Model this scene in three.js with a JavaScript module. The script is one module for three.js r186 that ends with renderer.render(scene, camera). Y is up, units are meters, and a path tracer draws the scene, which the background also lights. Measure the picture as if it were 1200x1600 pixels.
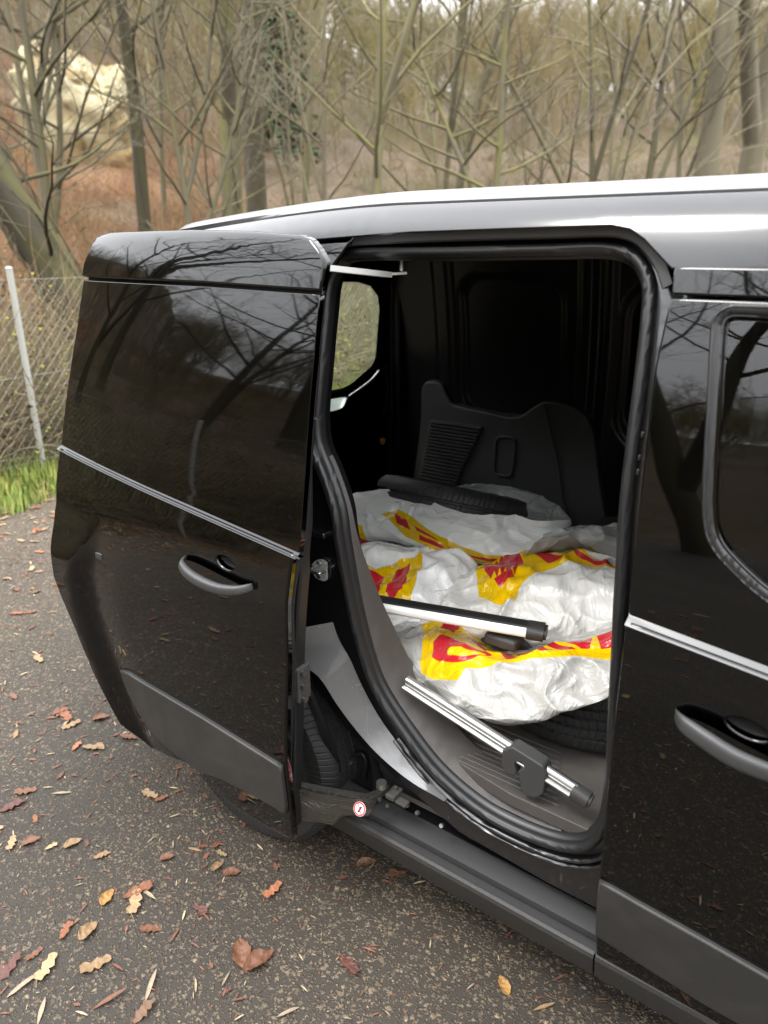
import * as THREE from 'three';
import { mergeGeometries, mergeVertices, toCreasedNormals } from 'three/addons/utils/BufferGeometryUtils.js';
import { TessellateModifier } from 'three/addons/modifiers/TessellateModifier.js';
import { RoundedBoxGeometry } from 'three/addons/geometries/RoundedBoxGeometry.js';
import { ImprovedNoise } from 'three/addons/math/ImprovedNoise.js';

// ---------------------------------------------------------------- camera, sky, sun, exposure
const scene = new THREE.Scene();
const F = 1110, PITCH = 20.4995 * Math.PI / 180, YAW = 35.506 * Math.PI / 180;
const camera = new THREE.PerspectiveCamera(2 * Math.atan(800 / F) * 180 / Math.PI, 0.75, 0.05, 900);
camera.rotation.order = 'YXZ';
camera.position.set(0, 1.65, 1.088);
camera.rotation.set(-PITCH, YAW, 0);
camera.focus = 1.75; camera.userData.fStop = 3;
camera.updateMatrixWorld(true);
const renderer = new THREE.WebGLRenderer({ antialias: true });
renderer.shadowMap.enabled = true;
renderer.toneMapping = THREE.LinearToneMapping;
renderer.toneMappingExposure = 5.2;
{
  // overcast sky: brightest overhead, paler to the horizon, faint uneven cloud
  const W = 512, H = 256, d = new Float32Array(W * H * 4), no = new ImprovedNoise();
  for (let j = 0; j < H; j++) for (let i = 0; i < W; i++) {
    const e = ((j + 0.5) / H - 0.5) * Math.PI, a = (i / W) * 2 * Math.PI, s = Math.max(0, Math.sin(e));
    const cx = Math.cos(a) * Math.cos(e), cz = Math.sin(a) * Math.cos(e);
    let n = no.noise(cx * 2.2, s * 3, cz * 2.2) * 0.5 + no.noise(cx * 5 + 7, s * 8, cz * 5) * 0.25;
    const L = (1 + 2 * s) / 3 * 1.32 * (1 + 0.22 * n), k = (j * W + i) * 4;
    const g = e < 0 ? 0.25 : 1;
    d[k] = L * 0.985 * g; d[k + 1] = L * g; d[k + 2] = L * 1.03 * g; d[k + 3] = 1;
  }
  const t = new THREE.DataTexture(d, W, H, THREE.RGBAFormat, THREE.FloatType);
  t.mapping = THREE.EquirectangularReflectionMapping; t.magFilter = THREE.LinearFilter; t.needsUpdate = true;
  scene.background = t; scene.environment = t;
}
const sun = new THREE.DirectionalLight(new THREE.Color(1, 0.97, 0.92), 0.5);
sun.position.set(-4, 14, 7); sun.castShadow = true; sun.shadow.radius = 30;
Object.assign(sun.shadow.camera, { left: -14, right: 14, top: 14, bottom: -14, near: 1, far: 60 });
sun.name = 'sun'; scene.add(sun);

// ---------------------------------------------------------------- helpers
function rnd(seed) { let s = seed >>> 0; return () => { s = (s + 0x6d2b79f5) | 0; let t = Math.imul(s ^ (s >>> 15), 1 | s); t = (t + Math.imul(t ^ (t >>> 7), 61 | t)) ^ t; return ((t ^ (t >>> 14)) >>> 0) / 4294967296; }; }
const V = (x, y, z) => new THREE.Vector3(x, y, z);
const clamp = (x, a = 0, b = 1) => Math.min(b, Math.max(a, x)), lerp = (a, b, t) => a + (b - a) * t;
const sstep = (a, b, x) => { const t = clamp((x - a) / (b - a)); return t * t * (3 - 2 * t); };
const NO = new ImprovedNoise(), nz = (x, y = 0.3, z = 0.7) => NO.noise(x, y, z);
const fbm = (x, y, z, o = 4) => { let s = 0, a = 0.5; for (let i = 0; i < o; i++) { s += a * nz(x, y, z); x = x * 2.03 + 3.1; y = y * 2.03 + 1.7; z = z * 2.03 + 5.3; a *= 0.5; } return s; };
const eye = camera.position.clone(), cm = camera.matrixWorld.elements;
const AX = V(cm[0], cm[1], cm[2]), AY = V(cm[4], cm[5], cm[6]), AZ = V(-cm[8], -cm[9], -cm[10]);
// survey of the place: a sight line through a point of the photograph met with a known plane or surface
const sight = (px, py) => AZ.clone().addScaledVector(AX, (px - 600) / F).addScaledVector(AY, (800 - py) / F);
const atX = (px, py, x) => { const d = sight(px, py); return eye.clone().addScaledVector(d, (x - eye.x) / d.x); };
const atY = (px, py, y) => { const d = sight(px, py); return eye.clone().addScaledVector(d, (y - eye.y) / d.y); };
const atZ = (px, py, z) => { const d = sight(px, py); return eye.clone().addScaledVector(d, (z - eye.z) / d.z); };
const on = (px, py, fn) => { let z = 0, p; for (let i = 0; i < 50; i++) { p = atZ(px, py, z); z = 0.5 * z + 0.5 * fn(p.x, p.y); } return p; };
const on2 = (list, fn) => list.map(([a, b]) => { const p = on(a, b, fn); return [p.x, p.y]; });
const used = new Map();
const numbered = (n) => { const k = used.get(n) || 0; used.set(n, k + 1); return k ? n + '_' + String(k).padStart(3, '0') : n; };
function offsetOf(o) { const p = V(0, 0, 0); for (; o && o !== scene; o = o.parent) p.add(o.position); return p; }
function thing(name, label, category, at = [0, 0, 0], group) {
  const o = new THREE.Group(); o.name = numbered(name); o.position.set(...at); scene.add(o);
  o.userData = { label, category }; if (group) o.userData.group = group; return o;
}
const plain = (g) => { if (g.index) g = g.toNonIndexed(); for (const k of Object.keys(g.attributes)) if (!['position', 'normal', 'uv', 'color'].includes(k)) g.deleteAttribute(k); return g; };
function merged(gs) {
  gs = [].concat(gs); if (gs.length === 1) return gs[0];
  gs = gs.map(plain);
  const keys = ['position', 'normal', 'uv', 'color'].filter((k) => gs.every((g) => g.attributes[k]));
  for (const g of gs) for (const k of Object.keys(g.attributes)) if (!keys.includes(k)) g.deleteAttribute(k);
  return mergeGeometries(gs);
}
// one named mesh; the shapes are given in world metres and moved under the parent
function obj(name, gs, mat, parent = scene, data) {
  const g = merged(gs); const o = offsetOf(parent === scene ? null : parent); if (o.lengthSq()) g.translate(-o.x, -o.y, -o.z);
  const m = new THREE.Mesh(g, mat); m.name = parent === scene ? numbered(name) : name; m.castShadow = m.receiveShadow = true;
  parent.add(m); if (data) Object.assign(m.userData, data); return m;
}
function tag(m, label, category, group, kind) { m.userData.label = label; if (category) m.userData.category = category; if (group) m.userData.group = group; if (kind) m.userData.kind = kind; return m; }

// ---- shapes
function resample(pts, max, closed = true) {
  const out = []; const n = pts.length;
  for (let i = 0; i < (closed ? n : n - 1); i++) { const a = pts[i], b = pts[(i + 1) % n], k = Math.max(1, Math.ceil(Math.hypot(b[0] - a[0], b[1] - a[1]) / max)); for (let j = 0; j < k; j++) out.push([lerp(a[0], b[0], j / k), lerp(a[1], b[1], j / k)]); }
  if (!closed) out.push(pts[n - 1]); return out;
}
const area2 = (p) => { let s = 0; for (let i = 0; i < p.length; i++) { const a = p[i], b = p[(i + 1) % p.length]; s += a[0] * b[1] - b[0] * a[1]; } return s / 2; };
function rounded(pts, r, k = 5) { // corners rounded by r (metres), r may be per-corner as third entry
  const out = [], n = pts.length;
  pts.forEach((b, i) => {
    const a = pts[(i + n - 1) % n], c = pts[(i + 1) % n], rr = b[2] ?? r; if (!rr) { out.push([b[0], b[1]]); return; }
    const la = Math.hypot(a[0] - b[0], a[1] - b[1]), lc = Math.hypot(c[0] - b[0], c[1] - b[1]), ra = Math.min(rr, la * 0.48), rc = Math.min(rr, lc * 0.48);
    const p = [b[0] + (a[0] - b[0]) * ra / la, b[1] + (a[1] - b[1]) * ra / la], q = [b[0] + (c[0] - b[0]) * rc / lc, b[1] + (c[1] - b[1]) * rc / lc];
    for (let j = 0; j <= k; j++) { const t = j / k, u = 1 - t; out.push([u * u * p[0] + 2 * u * t * b[0] + t * t * q[0], u * u * p[1] + 2 * u * t * b[1] + t * t * q[1]]); }
  }); return out;
}
function spline2(pts, n = 60, closed = true) { const c = new THREE.CatmullRomCurve3(pts.map((p) => V(p[0], p[1], 0)), closed, 'centripetal'); const r = c.getPoints(n).map((p) => [p.x, p.y]); if (closed) r.pop(); return r; }
const normalOf = (fn, x, y, e = 0.002) => V(-(fn(x + e, y) - fn(x - e, y)) / (2 * e), -(fn(x, y + e) - fn(x, y - e)) / (2 * e), 1).normalize();
// a pressed sheet: outline in (x, y), depth given by fn(x, y), rolled edge b and thickness t behind it
function panel(outline, fn, { t = 0.02, b = 0.003, max = 0.03, holes = [], rimHoles = true, close = false } = {}) {
  let o = resample(outline, max); if (area2(o) < 0) o.reverse();
  const hs = holes.map((h) => { h = resample(h, max); if (area2(h) > 0) h.reverse(); return h; });
  const tris = THREE.ShapeUtils.triangulateShape(o.map((p) => new THREE.Vector2(...p)), hs.map((h) => h.map((p) => new THREE.Vector2(...p))));
  const all = [o, ...hs].flat(), pos = [];
  for (const tr of tris) for (const i of tr) pos.push(all[i][0], all[i][1], 0);
  let g = new THREE.BufferGeometry(); g.setAttribute('position', new THREE.Float32BufferAttribute(pos, 3));
  g = new TessellateModifier(max * 1.5, 14).modify(g); g = g.index ? g.toNonIndexed() : g;
  const P = g.attributes.position, N = new Float32Array(P.count * 3), U = new Float32Array(P.count * 2);
  for (let i = 0; i < P.count; i++) { const x = P.getX(i), y = P.getY(i), n = normalOf(fn, x, y); P.setZ(i, fn(x, y)); N.set([n.x, n.y, n.z], i * 3); U.set([x, y], i * 2); }
  g.setAttribute('normal', new THREE.BufferAttribute(N, 3)); g.setAttribute('uv', new THREE.BufferAttribute(U, 2));
  const parts = [g];
  const rim = (loop) => {
    const p = [], n = [], u = [], id = [], k = loop.length;
    for (let i = 0; i <= k; i++) {
      const c = loop[i % k], a = loop[(i + k - 1) % k], e = loop[(i + 1) % k]; let tx = e[0] - a[0], ty = e[1] - a[1]; const l = Math.hypot(tx, ty) || 1; tx /= l; ty /= l;
      const nx = ty, ny = -tx, z = fn(c[0], c[1]), s = normalOf(fn, c[0], c[1]), f = 0.7071;
      p.push(c[0], c[1], z, c[0] + nx * b * f, c[1] + ny * b * f, z - b * (1 - f), c[0] + nx * b, c[1] + ny * b, z - b, c[0] + nx * b, c[1] + ny * b, z - t);
      n.push(s.x, s.y, s.z, nx * f, ny * f, f, nx, ny, 0, nx, ny, 0);
      for (let j = 0; j < 4; j++) u.push(c[0], c[1] + j * 0.005);
      if (i < k) for (let j = 0; j < 3; j++) { const q = i * 4 + j; id.push(q, q + 1, q + 4, q + 1, q + 5, q + 4); }
    }
    const r = new THREE.BufferGeometry(); r.setAttribute('position', new THREE.Float32BufferAttribute(p, 3)); r.setAttribute('normal', new THREE.Float32BufferAttribute(n, 3)); r.setAttribute('uv', new THREE.Float32BufferAttribute(u, 2)); r.setIndex(id);
    return r.toNonIndexed();
  };
  parts.push(rim(o)); if (rimHoles) hs.forEach((h) => parts.push(rim(h)));
  if (close) { const bk = g.clone(), q = bk.attributes.position, qn = bk.attributes.normal; for (let i = 0; i < q.count; i++) { q.setZ(i, q.getZ(i) - t); qn.setXYZ(i, -qn.getX(i), -qn.getY(i), -qn.getZ(i)); } parts.push(bk); }
  return mergeGeometries(parts);
}
// grid of points to a smooth sheet
function sheet(rows, crease = 0, closedU = false, unit = false) {
  const h = rows.length, w = rows[0].length, p = [], u = [], id = [], mj = rows[h >> 1], cu = [0], cv = [0]; // uv in metres unless unit
  for (let i = 1; i < w; i++) cu.push(cu[i - 1] + mj[i].distanceTo(mj[i - 1])); for (let j = 1; j < h; j++) cv.push(cv[j - 1] + rows[j][w >> 1].distanceTo(rows[j - 1][w >> 1]));
  rows.forEach((r, j) => r.forEach((v, i) => { p.push(v.x, v.y, v.z); u.push(unit ? i / (w - 1) : cu[i], unit ? j / (h - 1) : cv[j]); }));
  for (let j = 0; j < h - 1; j++) for (let i = 0; i < w - 1; i++) { const a = j * w + i; id.push(a, a + w, a + 1, a + 1, a + w, a + w + 1); }
  let g = new THREE.BufferGeometry(); g.setAttribute('position', new THREE.Float32BufferAttribute(p, 3)); g.setAttribute('uv', new THREE.Float32BufferAttribute(u, 2)); g.setIndex(id);
  if (closedU) { // weld first and last column for the normals
    g.computeVertexNormals(); const n = g.attributes.normal;
    for (let j = 0; j < h; j++) { const a = j * w, b = a + w - 1, s = V(n.getX(a) + n.getX(b), n.getY(a) + n.getY(b), n.getZ(a) + n.getZ(b)).normalize(); n.setXYZ(a, s.x, s.y, s.z); n.setXYZ(b, s.x, s.y, s.z); }
    return g.toNonIndexed();
  }
  if (crease) return toCreasedNormals(g.toNonIndexed(), crease);
  g.computeVertexNormals(); return g.toNonIndexed();
}
// a profile [(out, depth)...] carried along a path of Vector3 that lies roughly in the x-y plane
function sweep(path, profile, { closed = false, flip = 1, crease = 0.7 } = {}) {
  const n = path.length, rows = [];
  for (let i = 0; i < n + (closed ? 1 : 0); i++) {
    const c = path[i % n], a = closed ? path[(i + n - 1) % n] : path[Math.max(0, i - 1)], b = closed ? path[(i + 1) % n] : path[Math.min(n - 1, i + 1)];
    let tx = b.x - a.x, ty = b.y - a.y; const l = Math.hypot(tx, ty) || 1; tx /= l; ty /= l;
    const nx = -ty * flip, ny = tx * flip;
    const prof = typeof profile === 'function' ? profile(i / (n - 1), c) : profile;
    rows.push(prof.map(([o, d]) => V(c.x + nx * o, c.y + ny * o, c.z + d)));
  }
  return sheet(rows, crease);
}
function tube(pts, r, sides = 8, seg = 0, closed = false) { const c = new THREE.CatmullRomCurve3(pts, closed, 'centripetal'); return plain(new THREE.TubeGeometry(c, seg || pts.length * 6, r, sides, closed)); }
// rod with a free cross section between two points; section [(side, up)...]
function rod(a, b, section, up = V(0, 1, 0), caps = true) {
  const d = b.clone().sub(a).normalize(), s = d.clone().cross(up).normalize(), q = s.clone().cross(d).normalize();
  const ring = (p) => [...section, section[0]].map(([x, y]) => p.clone().addScaledVector(s, x).addScaledVector(q, y));
  const gs = [sheet([ring(a), ring(b)], 0.6)];
  if (caps) for (const [p, f] of [[a, 1], [b, -1]]) { const r = ring(p), c = p.clone(), pos = [], u = []; for (let i = 0; i < r.length - 1; i++) { const k = f > 0 ? [c, r[i + 1], r[i]] : [c, r[i], r[i + 1]]; k.forEach((v) => { pos.push(v.x, v.y, v.z); u.push(0, 0); }); } const g = new THREE.BufferGeometry(); g.setAttribute('position', new THREE.Float32BufferAttribute(pos, 3)); g.setAttribute('uv', new THREE.Float32BufferAttribute(u, 2)); g.computeVertexNormals(); gs.push(g); }
  return merged(gs);
}
const ell = (a, b, n = 14) => Array.from({ length: n }, (_, i) => [a * Math.cos(i / n * 2 * Math.PI), b * Math.sin(i / n * 2 * Math.PI)]);
const box = (w, h, d, x, y, z, r = 0.004) => { const g = plain(new RoundedBoxGeometry(w, h, d, 2, Math.min(r, w / 2.1, h / 2.1, d / 2.1))); g.translate(x, y, z); return g; };
const slab = (x0, x1, y0, y1, z0, z1, r = 0.003) => box(Math.abs(x1 - x0), Math.abs(y1 - y0), Math.abs(z1 - z0), (x0 + x1) / 2, (y0 + y1) / 2, (z0 + z1) / 2, r);

// ---- textures
function tex(w, h, fn, srgb = false) {
  const d = new Uint8Array(w * h * 4);
  for (let j = 0; j < h; j++) for (let i = 0; i < w; i++) { const c = fn(i, j, i / w, j / h), k = (j * w + i) * 4; if (c.length) { d[k] = c[0]; d[k + 1] = c[1]; d[k + 2] = c[2]; } else d[k] = d[k + 1] = d[k + 2] = c; d[k + 3] = 255; }
  const t = new THREE.DataTexture(d, w, h); t.wrapS = t.wrapT = THREE.RepeatWrapping; t.magFilter = THREE.LinearFilter; t.minFilter = THREE.LinearMipmapLinearFilter; if (srgb) t.colorSpace = THREE.SRGBColorSpace; t.needsUpdate = true; return t;
}
const tiled = (t, sx, sy = sx) => { const c = t.clone(); c.repeat.set(sx, sy); c.needsUpdate = true; return c; };
// periodic noise on the unit square
const pn = (u, v, f, s = 0) => { const a = u * 2 * Math.PI, b = v * 2 * Math.PI, r = f / (2 * Math.PI); return NO.noise(Math.cos(a) * r + s, Math.sin(a) * r + Math.cos(b) * r * 0.93 + s * 1.7, Math.sin(b) * r + s * 0.6); };
const RGB = (r, g, b) => new THREE.Color().setRGB(r, g, b);
const std = (c, rough, o = {}) => new THREE.MeshStandardMaterial({ color: RGB(...c), roughness: rough, side: THREE.DoubleSide, ...o });
const phy = (c, rough, o = {}) => new THREE.MeshPhysicalMaterial({ color: RGB(...c), roughness: rough, side: THREE.DoubleSide, ...o });
const grainTex = (() => { const r = rnd(5); const a = new Float32Array(256 * 256).map(() => r()); return tex(256, 256, (i, j) => { let s = 0; for (let y = -1; y < 2; y++) for (let x = -1; x < 2; x++) s += a[((j + y + 256) % 256) * 256 + (i + x + 256) % 256]; return s / 9 * 255; }); })();
const waveTex = tex(256, 256, (i, j, u, v) => 128 + 90 * (pn(u, v, 3, 2) + 0.35 * pn(u, v, 9, 5)));
// fine dust, dried drops and wiping marks on the paint
const dustTex = (() => {
  const W = 1024, r = rnd(77), a = new Float32Array(W * W);
  for (let k = 0; k < 3200; k++) { const x = r() * W, y = r() * W, q = 0.5 + r() * r() * 2.2, s = 0.25 + r() * 0.75; for (let j = -4; j < 5; j++) for (let i = -4; i < 5; i++) { const d = Math.hypot(i, j); if (d < q) a[((y + j + W) % W | 0) * W + ((x + i + W) % W | 0)] += s * (1 - d / q); } }
  for (let k = 0; k < 60; k++) { let x = r() * W, y = r() * W, an = r() * 6.28, l = 30 + r() * 160, s = 0.12 + r() * 0.35; for (let i = 0; i < l; i++) { x += Math.cos(an); y += Math.sin(an); an += (r() - 0.5) * 0.04; a[((y + 4 * W) % W | 0) * W + ((x + 4 * W) % W | 0)] += s; } }
  return tex(W, W, (i, j, u, v) => clamp(22 + 26 * (pn(u, v, 6, 9) + 0.6 * pn(u, v, 23, 4)) + 150 * a[j * W + i], 0, 255));
})();
const crumpleTex = (() => { // soft plastic film: long sharp folds crossed by finer ones
  const W = 1024;
  return tex(W, W, (i, j, u, v) => {
    const w1 = 0.11 * pn(u, v, 4, 1), w2 = 0.11 * pn(u, v, 4, 8), a = u + w1, b = v + w2;
    const r = (f, s, e) => Math.pow(clamp(1 - 2.1 * Math.abs(pn(a, b, f, s))), e);
    return clamp(255 * (0.46 * r(6, 2, 3) + 0.3 * r(13, 5, 3.2) + 0.2 * r(27, 9, 2.5) + 0.10 * r(55, 3, 2) + 0.16 * pn(u, v, 3, 4) + 0.08), 0, 255);
  });
})();

// ---- materials
const paintBump = tiled(waveTex, 4), dust1 = tiled(dustTex, 1.35);
const M = {
  paint: phy([0.5, 0.5, 0.51], 0.1, { map: null, specularIntensity: 0.06, clearcoat: 1, clearcoatRoughness: 0.022, bumpMap: paintBump, bumpScale: 0.0005 }),
  jamb: phy([0.005, 0.005, 0.006], 0.35, { clearcoat: 1, clearcoatRoughness: 0.05, bumpMap: tiled(waveTex, 6), bumpScale: 0.0004 }),
  inner: phy([0.004, 0.0044, 0.006], 0.4, { clearcoat: 0.22, clearcoatRoughness: 0.2, specularIntensity: 0.5 }),
  roofPaint: phy([0.008, 0.008, 0.009], 0.2, { specularIntensity: 0.4, clearcoat: 1, clearcoatRoughness: 0.12 }),
  plastic: std([0.024, 0.0235, 0.024], 0.52, { bumpMap: tiled(grainTex, 60), bumpScale: 0.00025 }),
  handle: std([0.036, 0.036, 0.036], 0.42, { bumpMap: tiled(grainTex, 40), bumpScale: 0.0002 }),
  trim: std([0.031, 0.0305, 0.03], 0.6, { bumpMap: tiled(grainTex, 50), bumpScale: 0.0003 }),
  taupe: std([0.06, 0.055, 0.051], 0.6, { bumpMap: tiled(grainTex, 50), bumpScale: 0.0003 }),
  rubber: std([0.011, 0.011, 0.0115], 0.42),
  winRubber: std([0.014, 0.014, 0.0145], 0.34),
  flange: phy([0.006, 0.006, 0.007], 0.35, { clearcoat: 1, clearcoatRoughness: 0.26 }),
  slat: std([0.05, 0.05, 0.05], 0.5),
  gap: std([0.003, 0.003, 0.003], 0.8),
  tyre: std([0.013, 0.0125, 0.012], 0.62),
  steel: std([0.5, 0.49, 0.47], 0.34, { metalness: 1 }),
  alu: std([0.52, 0.52, 0.51], 0.36, { metalness: 1 }),
  whiteAlu: phy([0.74, 0.73, 0.7], 0.32, { clearcoat: 0.5, clearcoatRoughness: 0.2 }),
  glassDark: phy([0.50, 0.60, 0.55], 0.0, { transmission: 1, thickness: 0, ior: 1.52 }),
  glass: phy([0.86, 0.9, 0.86], 0.0, { transmission: 1, thickness: 0, ior: 1.5 }),
  grime: std([0.05, 0.046, 0.04], 0.75, { bumpMap: tiled(grainTex, 12), bumpScale: 0.001 }),
  jambSheenPaint: phy([0.1, 0.102, 0.105], 0.25, { clearcoat: 1, clearcoatRoughness: 0.08 }),
};
// black paint under a thin uneven film of dust
M.paint.map = tiled((() => { const s = dustTex.image.data, n = s.length; const d = new Uint8Array(n); for (let i = 0; i < n; i += 4) { const v = Math.max(0, s[i] - 34) * 0.03; d[i] = v * 1.04; d[i + 1] = v; d[i + 2] = v * 0.96; d[i + 3] = 255; } const t = new THREE.DataTexture(d, 1024, 1024); t.wrapS = t.wrapT = THREE.RepeatWrapping; t.magFilter = THREE.LinearFilter; t.needsUpdate = true; return t; })(), 1.35);

{ // road dirt on the grey plastic and scuffs on the trims
  const m = (base, k, tint) => { const q = dustTex.image.data, d = new Uint8Array(q.length), en = (v) => 255 * (v <= 0.0031308 ? 12.92 * v : 1.055 * Math.pow(v, 1 / 2.4) - 0.055); for (let i = 0; i < q.length; i += 4) { const v = Math.max(0, q[i] - 20) / 255; for (let c = 0; c < 3; c++) d[i + c] = en((base + k * v) * tint[c]); d[i + 3] = 255; } const t = new THREE.DataTexture(d, 1024, 1024); t.wrapS = t.wrapT = THREE.RepeatWrapping; t.magFilter = THREE.LinearFilter; t.colorSpace = THREE.SRGBColorSpace; t.needsUpdate = true; return t; };
  M.plastic.map = tiled(m(0.021, 0.09, [1, 0.95, 0.88]), 1.1); M.plastic.color.setRGB(1, 1, 1);
  M.taupe.map = tiled(m(0.05, 0.13, [1.08, 0.96, 0.87]), 1.7); M.taupe.color.setRGB(1, 1, 1);
  M.jambSheenPaint.map = tiled(m(0.1, 0.5, [1, 1, 1]), 0.16, 0.4); M.jambSheenPaint.color.setRGB(1, 1, 1);  // pale base puts the sky reflection of the black jamb into its colour
}

// ---------------------------------------------------------------- the terrain
const sinY = Math.sin(YAW), cosY = Math.cos(YAW);
const uv = (x, z) => { const a = x - eye.x, b = z - eye.z; return [a * cosY - b * sinY, -a * sinY - b * cosY]; };     // right of, ahead of
const xz = (u, v) => [eye.x + u * cosY - v * sinY, eye.z - u * sinY - v * cosY];
const fenceX = (z) => -5.38 - 0.055 * (-1.75 - z);
function height(x, z) {
  const [u, v] = uv(x, z);
  const s = fenceX(z) - x;                                     // metres beyond the fence
  const q = Math.max(s - 1.2, v - 15, z - 11, x - 14, 0);
  if (q <= 0) return 0;
  const left = sstep(8, -16, u * 40 / Math.max(v, 12)), front = sstep(-14, 10, v);
  let h = 0.22 * q * sstep(0, 9, q);
  const far = Math.hypot(x, z);
  const ridge = lerp(0.12, lerp(0.165, 0.45, left), front);
  h = lerp(h, Math.max(h, (far - 12) * ridge * 0.92), sstep(12, 60, q));
  h = Math.min(h, lerp(lerp(12, 21, front), 60, left * front) * (0.9 + 0.14 * nz(u * 0.02, 3.1)) + 0.02 * far);
  return h + sstep(0, 5, q) * (0.5 * nz(x * 0.16, z * 0.16) + 1.4 * nz(x * 0.045 + 4, z * 0.045) * sstep(5, 40, q)) ;
}
const outcropP = (() => { const a = xz(-16.5, 33); return a; })();
const pixelGround = (px, dist) => { const d = sight(px, 385); d.y = 0; d.normalize(); const x = eye.x + d.x * dist, z = eye.z + d.z * dist; return V(x, height(x, z), z); };
{
  const NA = 220, NR = 150, p = [], c = [], u = [], id = [];
  for (let j = 0; j <= NR; j++) for (let i = 0; i <= NA; i++) {
    const r = 3 + 287 * Math.pow(j / NR, 2.1), a = i / NA * 2 * Math.PI, x = -2 + r * Math.cos(a), z = r * Math.sin(a);
    let y = height(x, z) - 0.03; p.push(x, y, z); u.push(x, z);
    const [uu, vv] = uv(x, z), n = fbm(x * 0.22, 1.3, z * 0.22, 4), n2 = nz(x * 0.9, 4.4, z * 0.9);
    // leaf litter: tan, rust and olive drifts
    let col = [0.105 + 0.07 * n, 0.07 + 0.045 * n, 0.037 + 0.02 * n];
    const sec = uu / Math.max(vv, 1), rust = clamp(sstep(-0.25, 0.25, nz(x * 0.2 + 9, 7.7, z * 0.2)) * sstep(-0.12, -0.3, sec) * sstep(6, 11, vv) * sstep(48, 30, vv)); col = [lerp(col[0], 0.27, rust * 0.75), lerp(col[1], 0.15, rust * 0.75), lerp(col[2], 0.068, rust * 0.75)];
    const green = sstep(0.05, 0.35, nz(x * 0.3, 2.2, z * 0.3)) * (1 - sstep(8, 22, Math.hypot(x + 5, z))) * 0.5; col = [lerp(col[0], 0.075, green), lerp(col[1], 0.095, green), lerp(col[2], 0.025, green)];
    c.push(col[0] * (1 + 0.25 * n2), col[1] * (1 + 0.25 * n2), col[2] * (1 + 0.25 * n2));
    if (j < NR && i < NA) { const k = j * (NA + 1) + i; id.push(k, k + 1, k + NA + 1, k + 1, k + NA + 2, k + NA + 1); }
  }
  const g = new THREE.BufferGeometry(); g.setAttribute('position', new THREE.Float32BufferAttribute(p, 3)); g.setAttribute('color', new THREE.Float32BufferAttribute(c, 3)); g.setAttribute('uv', new THREE.Float32BufferAttribute(u, 2)); g.setIndex(id); g.computeVertexNormals();
  const lt = tex(512, 512, (i, j, a, b) => clamp(175 + 150 * pn(a, b, 30, 2) + 110 * pn(a, b, 80, 5), 40, 255));
  obj('hillside_ground', g, std([1, 1, 1], 0.95, { vertexColors: true, map: tiled(lt, 0.35), bumpMap: tiled(lt, 0.35), bumpScale: 0.03 }), scene, { kind: 'structure', label: 'wooded hillside covered in brown leaf litter behind the fence' });
}
// asphalt: broken stone in dark binder
const ASPH = (() => {
  const W = 2048, r = rnd(9), hgt = new Float32Array(W * W), col = new Float32Array(W * W * 3), id = new Float32Array(W * W);
  for (let k = 0; k < W * W; k++) { const n = r(); hgt[k] = 0.14 * n; const m = 0.62 + 0.4 * n; col[k * 3] = 0.056 * m; col[k * 3 + 1] = 0.047 * m; col[k * 3 + 2] = 0.037 * m; }
  const stone = (x, y, a, b, an, c, h) => {
    const R = Math.ceil(Math.max(a, b)) + 1, ca = Math.cos(an), sa = Math.sin(an), k1 = r() * 6.28;
    for (let j = -R; j <= R; j++) for (let i = -R; i <= R; i++) {
      const s = (i * ca + j * sa) / a, t = (-i * sa + j * ca) / b, th = Math.atan2(t, s), d = Math.hypot(s, t) / (1 + 0.18 * Math.cos(3 * th + k1) + 0.12 * Math.cos(5 * th));
      if (d < 1) { const k = ((y + j + W) % W) * W + (x + i + W) % W, hh = h * Math.sqrt(1 - d * d * 0.85); if (hh > hgt[k]) { hgt[k] = hh; const e = d > 0.8 ? 0.72 : 1, n = 0.86 + 0.28 * r(); for (let q = 0; q < 3; q++) col[k * 3 + q] = c[q] * e * n; } }
    }
  };
  for (let k = 0; k < 52000; k++) {
    const big = r(), a = big < 0.14 ? 4.6 + r() * 4 : big < 0.5 ? 3 + r() * 2 : 1.6 + r() * 1.6, b = a * (0.5 + 0.45 * r()), v = r();
    let c = v < 0.5 ? 0.07 + 0.06 * r() : v < 0.955 ? 0.115 + 0.09 * r() : 0.2 + 0.16 * r(); const w = r();
    stone(r() * W | 0, r() * W | 0, a, b, r() * 3.14, [c * (1.08 + 0.14 * w), c * (0.92 + 0.03 * w), c * (0.73 - 0.08 * w)], 0.35 + 0.65 * r());
  }
  const en = (v) => 255 * (v <= 0.0031308 ? 12.92 * v : 1.055 * Math.pow(v, 1 / 2.4) - 0.055);
  const map = tex(W, W, (i, j) => { const k = (j * W + i) * 3; return [en(col[k]), en(col[k + 1]), en(col[k + 2])]; }, true);
  const bump = tex(W, W, (i, j) => 255 * clamp(hgt[j * W + i]));
  return { map, bump };
})();
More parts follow.
